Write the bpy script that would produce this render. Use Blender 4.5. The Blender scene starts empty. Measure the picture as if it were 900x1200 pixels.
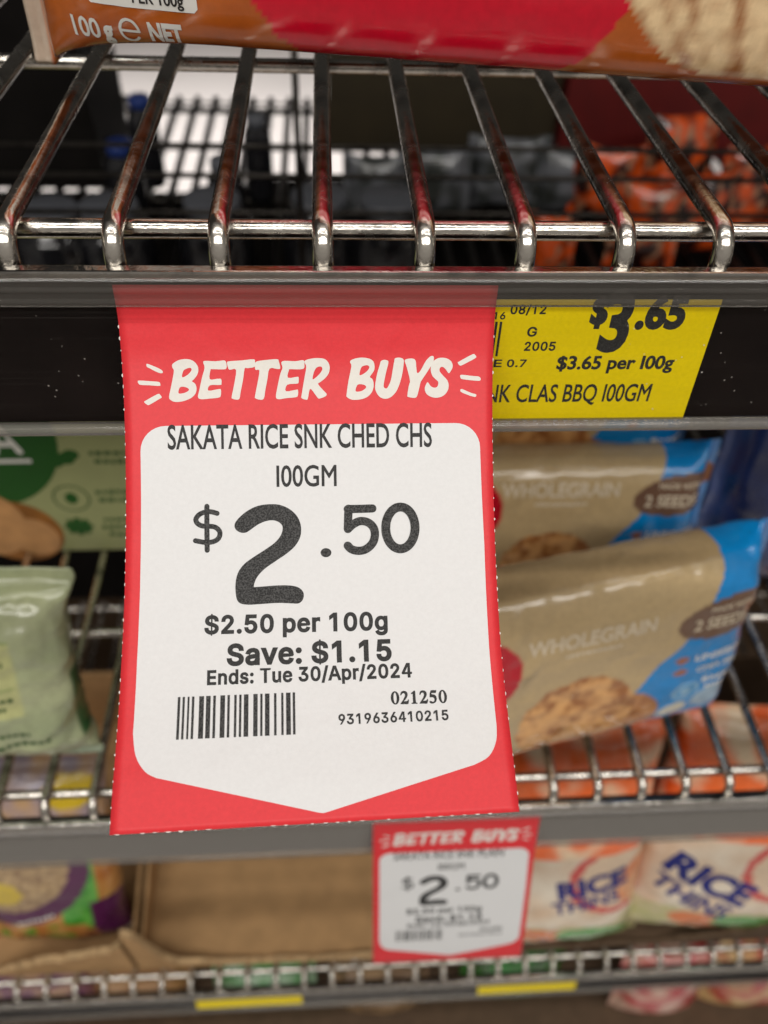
import bpy, bmesh, math, random
from mathutils import Vector, Matrix, noise
sc = bpy.context.scene
PI = math.pi
def srgb(r, g, b):
    f = lambda c: (c/255/12.92) if c/255 <= .04045 else ((c/255+.055)/1.055)**2.4
    return (f(r), f(g), f(b), 1.0)

# ------------------------------------------------------------------ camera
CAM = Vector((.0014, -.1862, .0959))
RIGHT = Vector((.9979638732, -.0541558312, .0336935263))
UP = Vector((.0153926265, .7171427523, .6967562988))
FWD = Vector((.0618964847, .6948189828, -.7165161592))
FPX = 970.13                                   # focal length in pixels of the 900x1200 photograph
cam = bpy.data.cameras.new('camera')
camo = bpy.data.objects.new('camera', cam)
sc.collection.objects.link(camo)
camo.matrix_world = Matrix(((RIGHT.x, UP.x, -FWD.x, CAM.x), (RIGHT.y, UP.y, -FWD.y, CAM.y),
                            (RIGHT.z, UP.z, -FWD.z, CAM.z), (0, 0, 0, 1)))
cam.sensor_fit = 'VERTICAL'
cam.sensor_height = 24
cam.lens = FPX/1200*24
cam.clip_start = .01
cam.clip_end = 60
cam.dof.use_dof = True
cam.dof.focus_distance = .212
cam.dof.aperture_fstop = cam.lens/3.0          # an opening 3 mm wide
sc.camera = camo
def at(u, v, x=None, y=None, z=None):
    """the point of the place seen at photograph pixel (u, v) on the plane x=, y= or z="""
    d = FWD + RIGHT*((u-450)/FPX) - UP*((v-600)/FPX)
    k = (y-CAM.y)/d.y if y is not None else (z-CAM.z)/d.z if z is not None else (x-CAM.x)/d.x
    return CAM + d*k

# ------------------------------------------------------------------ light
W = bpy.data.worlds.new('World')
sc.world = W
W.use_nodes = True
W.node_tree.nodes['Background'].inputs[0].default_value = (1.0, .93, .84, 1)
_wt = W.node_tree                              # the lit shop lies on the aisle side, the dark rack on the other
_tc = _wt.nodes.new('ShaderNodeTexCoord'); _sx = _wt.nodes.new('ShaderNodeSeparateXYZ'); _mr = _wt.nodes.new('ShaderNodeMapRange')
_mr.inputs['From Min'].default_value = -.5; _mr.inputs['From Max'].default_value = .25
_mr.inputs['To Min'].default_value = .26; _mr.inputs['To Max'].default_value = .03
_wt.links.new(_tc.outputs['Generated'], _sx.inputs[0]); _wt.links.new(_sx.outputs['Y'], _mr.inputs['Value'])
_wt.links.new(_mr.outputs['Result'], _wt.nodes['Background'].inputs[1])
def area(name, loc, target, sx, sy, power, col):
    l = bpy.data.lights.new(name, 'AREA')
    l.shape = 'RECTANGLE'; l.size = sx; l.size_y = sy; l.energy = power; l.color = col
    o = bpy.data.objects.new(name, l)
    sc.collection.objects.link(o)
    o.location = loc
    o.rotation_euler = (Vector(target)-Vector(loc)).to_track_quat('-Z', 'Y').to_euler()
    return o
WARM = (1.0, .962, .91)
area('ceiling_lamp', (0, -1.5, 1.35), (0, -.1, -.1), 3.4, .35, 34, WARM)
area('ceiling_lamp', (0, -.45, 1.6), (0, -.15, -.3), 3.2, .07, 17, WARM)
area('ceiling_lamp', (-.4, 3.1, 1.5), (-.4, 3.1, -1.2), 3.2, .5, 36, (1, .96, .93)).data.spread = math.radians(75)
sc.view_settings.view_transform = 'Standard'
sc.view_settings.look = 'None'
sc.view_settings.exposure = 0
sc.view_settings.gamma = 1
sc.render.engine = 'CYCLES'
sc.cycles.max_bounces = 10
sc.cycles.transparent_max_bounces = 16
sc.cycles.caustics_reflective = False
sc.cycles.caustics_refractive = False

# ------------------------------------------------------------------ object helpers
def link(o, parent=None):
    sc.collection.objects.link(o)
    if parent is not None: o.parent = parent
    return o
def tag(o, label=None, cat=None, group=None, kind=None):
    if label: o['label'] = label
    if cat: o['category'] = cat
    if group: o['group'] = group
    if kind: o['kind'] = kind
    return o
def empty(name, loc=(0, 0, 0)):
    o = bpy.data.objects.new(name, None)
    o.empty_display_size = .02
    o.location = loc
    return link(o)
def obj(name, bm, mat, parent=None, smooth=False):
    me = bpy.data.meshes.new(name)
    if smooth:
        for f in bm.faces: f.smooth = True
    bm.to_mesh(me); bm.free()
    for m in (mat if isinstance(mat, (list, tuple)) else [mat]): me.materials.append(m)
    return link(bpy.data.objects.new(name, me), parent)
def copy_part(o, parent, loc=None):
    c = o.copy(); sc.collection.objects.link(c); c.parent = parent
    if loc is not None: c.location = loc
    return c
def tube(bm, pts, r, n=12, cap=True):
    pts = [Vector(p) for p in pts]
    rings = []
    ref = None
    for i, p in enumerate(pts):
        a = pts[max(i-1, 0)]; b = pts[min(i+1, len(pts)-1)]
        t = (b-a).normalized()
        if ref is None:
            ref = Vector((1, 0, 0)) if abs(t.x) < .9 else Vector((0, 0, 1))
        s = (ref - t*ref.dot(t)).normalized(); q = t.cross(s)
        rr = r[i] if isinstance(r, (list, tuple)) else r
        rings.append([bm.verts.new(p + s*(rr*math.cos(2*PI*k/n)) + q*(rr*math.sin(2*PI*k/n))) for k in range(n)])
    for i in range(len(rings)-1):
        for k in range(n):
            bm.faces.new((rings[i][k], rings[i][(k+1) % n], rings[i+1][(k+1) % n], rings[i+1][k]))
    if cap:
        bm.faces.new(rings[0][::-1]); bm.faces.new(rings[-1])
    return bm
def box(bm, lo, hi):
    v = [bm.verts.new((x, y, z)) for z in (lo[2], hi[2]) for y in (lo[1], hi[1]) for x in (lo[0], hi[0])]
    for f in ((0, 2, 3, 1), (4, 5, 7, 6), (0, 1, 5, 4), (2, 6, 7, 3), (0, 4, 6, 2), (1, 3, 7, 5)):
        bm.faces.new([v[i] for i in f])
    return bm
def bevel(bm, w, seg=2):
    bmesh.ops.bevel(bm, geom=list(bm.edges), offset=w, segments=seg, affect='EDGES', profile=.6)
    return bm
def extrude_x(bm, prof, x0, x1, n=1):
    """a closed (y, z) outline drawn out along x"""
    rows = [[bm.verts.new((x0+(x1-x0)*i/n, y, z)) for y, z in prof] for i in range(n+1)]
    m = len(prof)
    for i in range(n):
        for k in range(m):
            bm.faces.new((rows[i][k], rows[i+1][k], rows[i+1][(k+1) % m], rows[i][(k+1) % m]))
    bm.faces.new(rows[0]); bm.faces.new(rows[-1][::-1])
    bmesh.ops.recalc_face_normals(bm, faces=list(bm.faces))
    return bm

# ------------------------------------------------------------------ materials
def new_mat(name):
    m = bpy.data.materials.new(name)
    m.use_nodes = True
    nt = m.node_tree
    return m, nt, nt.nodes['Principled BSDF'], nt.nodes['Material Output']
def N(nt, typ, **kw):
    n = nt.nodes.new(typ)
    for k, v in kw.items():
        if k.startswith('i_'):
            key = k[2:]
            n.inputs[int(key) if key.isdigit() else key].default_value = v
        else: setattr(n, k, v)
    return n
def noise_ramp(nt, scale, detail, stops, vec=None, rough=.55):
    t = N(nt, 'ShaderNodeTexNoise'); t.inputs['Scale'].default_value = scale
    t.inputs['Detail'].default_value = detail; t.inputs['Roughness'].default_value = rough
    if vec is not None: nt.links.new(vec, t.inputs['Vector'])
    r = N(nt, 'ShaderNodeValToRGB')
    r.color_ramp.elements[0].position, r.color_ramp.elements[0].color = stops[0]
    r.color_ramp.elements[1].position, r.color_ramp.elements[1].color = stops[-1]
    for p, c in stops[1:-1]:
        e = r.color_ramp.elements.new(p); e.color = c
    nt.links.new(t.outputs['Fac'], r.inputs['Fac'])
    return t, r
def objvec(nt, scale=(1, 1, 1)):
    tc = N(nt, 'ShaderNodeTexCoord')
    mp = N(nt, 'ShaderNodeMapping'); mp.inputs['Scale'].default_value = scale
    nt.links.new(tc.outputs['Object'], mp.inputs['Vector'])
    return mp.outputs['Vector']
def g4(v): return (v, v, v, 1)
def bump(nt, bs, height, strength, dist):
    b = N(nt, 'ShaderNodeBump'); b.inputs['Strength'].default_value = strength; b.inputs['Distance'].default_value = dist
    nt.links.new(height, b.inputs['Height']); nt.links.new(b.outputs['Normal'], bs.inputs['Normal'])
def plain(name, col, rough=.5, var=.12, scale=60, spec=.4, metal=0, bumpd=0, coat=0):
    m, nt, bs, out = new_mat(name)
    c0 = tuple(min(1, c*(1-var)) for c in col[:3])+(1,); c1 = tuple(min(1, c*(1+var)) for c in col[:3])+(1,)
    t, r = noise_ramp(nt, scale, 5, [(.3, c0), (.7, c1)], objvec(nt))
    nt.links.new(r.outputs['Color'], bs.inputs['Base Color'])
    bs.inputs['Roughness'].default_value = rough
    bs.inputs['Specular IOR Level'].default_value = spec
    bs.inputs['Metallic'].default_value = metal
    bs.inputs['Coat Weight'].default_value = coat
    if bumpd: bump(nt, bs, t.outputs['Fac'], .6, bumpd)
    return m
def chrome(name, base, lo, hi, grime):
    m, nt, bs, out = new_mat(name)
    v = objvec(nt)
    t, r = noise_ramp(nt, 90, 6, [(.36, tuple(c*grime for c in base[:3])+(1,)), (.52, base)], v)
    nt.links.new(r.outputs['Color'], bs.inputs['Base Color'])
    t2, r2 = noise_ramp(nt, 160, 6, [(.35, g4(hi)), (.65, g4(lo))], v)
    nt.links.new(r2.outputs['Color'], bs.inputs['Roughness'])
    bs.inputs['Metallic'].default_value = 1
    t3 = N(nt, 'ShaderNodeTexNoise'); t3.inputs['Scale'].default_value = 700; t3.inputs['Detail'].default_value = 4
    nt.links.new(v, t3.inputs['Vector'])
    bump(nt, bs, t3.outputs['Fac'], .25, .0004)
    return m
def paper(name, col, spec=.25, speck=.06, dent=.0016):
    """uncoated card: fine fibre mottling and faint pressed unevenness"""
    m, nt, bs, out = new_mat(name)
    v = objvec(nt)
    c0 = tuple(c*(1-speck) for c in col[:3])+(1,); c1 = tuple(min(1, c*(1+speck)) for c in col[:3])+(1,)
    t, r = noise_ramp(nt, 900, 6, [(.3, c0), (.7, c1)], v, .7)
    nt.links.new(r.outputs['Color'], bs.inputs['Base Color'])
    bs.inputs['Roughness'].default_value = .42
    bs.inputs['Specular IOR Level'].default_value = spec
    t2 = N(nt, 'ShaderNodeTexNoise'); t2.inputs['Scale'].default_value = 1500; t2.inputs['Detail'].default_value = 3
    nt.links.new(v, t2.inputs['Vector'])
    t3 = N(nt, 'ShaderNodeTexNoise'); t3.inputs['Scale'].default_value = 34; t3.inputs['Detail'].default_value = 2; t3.inputs['Distortion'].default_value = .8
    nt.links.new(v, t3.inputs['Vector'])
    b2 = N(nt, 'ShaderNodeBump'); b2.inputs['Strength'].default_value = .5; b2.inputs['Distance'].default_value = dent
    nt.links.new(t3.outputs['Fac'], b2.inputs['Height'])
    bump(nt, bs, t2.outputs['Fac'], .14, .0002)
    bn = bs.inputs['Normal'].links[0].from_node
    nt.links.new(b2.outputs['Normal'], bn.inputs['Normal'])
    return m
def toner(name, c0, c1, scale=2600):
    m, nt, bs, out = new_mat(name)
    t, r = noise_ramp(nt, scale, 2, [(.4, g4(c0)), (.62, g4(c1))], objvec(nt))
    nt.links.new(r.outputs['Color'], bs.inputs['Base Color'])
    bs.inputs['Roughness'].default_value = .6
    bs.inputs['Specular IOR Level'].default_value = .25
    return m
def clear_plastic(name, tint, gloss, rough, dust=0, haze=0):
    """thin clear PVC: see-through with a glossy skin, scratches and specks of dust"""
    m, nt, bs, out = new_mat(name)
    nt.nodes.remove(bs)
    tr = N(nt, 'ShaderNodeBsdfTransparent'); tr.inputs[0].default_value = tint
    gl = N(nt, 'ShaderNodeBsdfGlossy'); gl.inputs['Roughness'].default_value = rough
    lw = N(nt, 'ShaderNodeLayerWeight'); lw.inputs['Blend'].default_value = gloss
    mx = N(nt, 'ShaderNodeMixShader')
    nt.links.new(lw.outputs['Fresnel'], mx.inputs[0]); nt.links.new(tr.outputs[0], mx.inputs[1]); nt.links.new(gl.outputs[0], mx.inputs[2])
    last = mx
    if haze:
        df = N(nt, 'ShaderNodeBsdfDiffuse'); df.inputs[0].default_value = (.5, .47, .43, 1)
        m2 = N(nt, 'ShaderNodeMixShader'); m2.inputs[0].default_value = haze
        nt.links.new(last.outputs[0], m2.inputs[1]); nt.links.new(df.outputs[0], m2.inputs[2]); last = m2
    if dust:
        vo = N(nt, 'ShaderNodeTexVoronoi'); vo.inputs['Scale'].default_value = 260; vo.inputs['Randomness'].default_value = 1
        v = objvec(nt); nt.links.new(v, vo.inputs['Vector'])
        r = N(nt, 'ShaderNodeValToRGB')
        r.color_ramp.elements[0].position = .04; r.color_ramp.elements[0].color = g4(1)
        r.color_ramp.elements[1].position = .09; r.color_ramp.elements[1].color = g4(0)
        nt.links.new(vo.outputs['Distance'], r.inputs['Fac'])
        t, r2 = noise_ramp(nt, 40, 4, [(.46, g4(0)), (.60, g4(dust))], v)
        mm = N(nt, 'ShaderNodeMath', operation='MULTIPLY')
        nt.links.new(r.outputs['Color'], mm.inputs[0]); nt.links.new(r2.outputs['Color'], mm.inputs[1])
        # long fine scratches running along the strip
        t3, r3 = noise_ramp(nt, 1, 3, [(.62, g4(0)), (.78, g4(dust*.05))], objvec(nt, (9, 2200, 2200)))
        ad = N(nt, 'ShaderNodeMath', operation='ADD'); ad.use_clamp = True
        nt.links.new(mm.outputs[0], ad.inputs[0]); nt.links.new(r3.outputs['Color'], ad.inputs[1])
        df = N(nt, 'ShaderNodeBsdfDiffuse'); df.inputs[0].default_value = (.75, .7, .64, 1)
        m2 = N(nt, 'ShaderNodeMixShader')
        nt.links.new(ad.outputs[0], m2.inputs[0]); nt.links.new(last.outputs[0], m2.inputs[1]); nt.links.new(df.outputs[0], m2.inputs[2]); last = m2
    nt.links.new(last.outputs[0], out.inputs['Surface'])
    return m
def film(name, rough=.28, coat=.5, wrinkle=.5, scale=70):
    """printed packet film; the print itself is the mesh's colour attribute"""
    m, nt, bs, out = new_mat(name)
    ca = N(nt, 'ShaderNodeVertexColor', layer_name='print')
    v = objvec(nt)
    t, r = noise_ramp(nt, 350, 4, [(.3, g4(.86)), (.7, g4(1))], v)
    mx = N(nt, 'ShaderNodeMix', data_type='RGBA', blend_type='MULTIPLY')
    mx.inputs[0].default_value = 1
    nt.links.new(ca.outputs['Color'], mx.inputs[6]); nt.links.new(r.outputs['Color'], mx.inputs[7])
    nt.links.new(mx.outputs[2], bs.inputs['Base Color'])
    bs.inputs['Roughness'].default_value = rough
    bs.inputs['Coat Weight'].default_value = coat
    bs.inputs['Coat Roughness'].default_value = .12
    t2 = N(nt, 'ShaderNodeTexNoise'); t2.inputs['Scale'].default_value = scale; t2.inputs['Detail'].default_value = 3; t2.inputs['Distortion'].default_value = .9
    t2.noise_type = 'RIDGED_MULTIFRACTAL'; t2.normalize = True
    nt.links.new(v, t2.inputs['Vector'])
    bump(nt, bs, t2.outputs['Fac'], wrinkle, .004)
    return m
M = {}
M['wire'] = chrome('chrome_wire', (.68, .64, .58, 1), .12, .3, .5)
M['far_wire_shaded'] = chrome('far_wire_shaded', (.05, .045, .04, 1), .3, .4, .6)  # wire chrome with the shade of the far side put into its colour
M['rail'] = chrome('chrome_rail', (.50, .48, .45, 1), .08, .22, .55)
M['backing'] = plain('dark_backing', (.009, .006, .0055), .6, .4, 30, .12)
M['window'] = clear_plastic('clear_window', (.985, .98, .97, 1), .045, .07, dust=.5)
M['window_sheen'] = clear_plastic('grey_sheen_window', (.9, .88, .85, 1), .3, .16, dust=.4, haze=.3)  # diffuse grey stands in for the bright reflection on this window
M['band'] = clear_plastic('ridged_clear_plastic', (.80, .78, .75, 1), .22, .1, haze=.07)
M['lip'] = clear_plastic('clear_lip', (.8, .78, .74, 1), .35, .14, haze=.2)
M['red'] = paper('red_card', (.70, .034, .043, 1), .3)
M['white'] = paper('white_card', (.715, .72, .725, 1), .22, .03)
M['torn'] = paper('torn_card_edge', (.74, .70, .66, 1), .1)
M['offwhite'] = paper('offwhite_ink', (.74, .72, .67, 1), .22, .03)
M['yellow'] = paper('yellow_card', (.86, .67, .002, 1), .25)
M['toner'] = toner('speckled_toner', .012, .075)
M['ink'] = toner('black_ink', .022, .045)
M['film'] = film('printed_film', .26, .8, .75, 34)
M['film_smooth'] = film('smooth_printed_film', .25, .6, .12, 22)
M['film_crumple'] = film('crumpled_film', .28, .7, 1.0, 30)
M['cream_ink'] = plain('cream_ink', srgb(205, 190, 165), .4, .05)
M['white_ink'] = plain('white_ink', srgb(225, 222, 215), .4, .05)
M['navy_ink'] = plain('navy_ink', srgb(32, 40, 120), .4, .05)
M['green_ink'] = plain('green_ink', srgb(55, 85, 40), .4, .05)
M['black_print'] = plain('black_print', srgb(38, 34, 32), .4, .05)
M['floor'] = plain('pale_floor_tile', (.66, .62, .60, 1), .3, .04, 3)
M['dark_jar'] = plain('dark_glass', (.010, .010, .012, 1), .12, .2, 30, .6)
M['jar_cap'] = plain('grey_cap', (.10, .105, .12, 1), .3, .1, 60, .5)
M['blue_cap'] = plain('blue_cap', (.015, .035, .16, 1), .35, .1)

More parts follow.
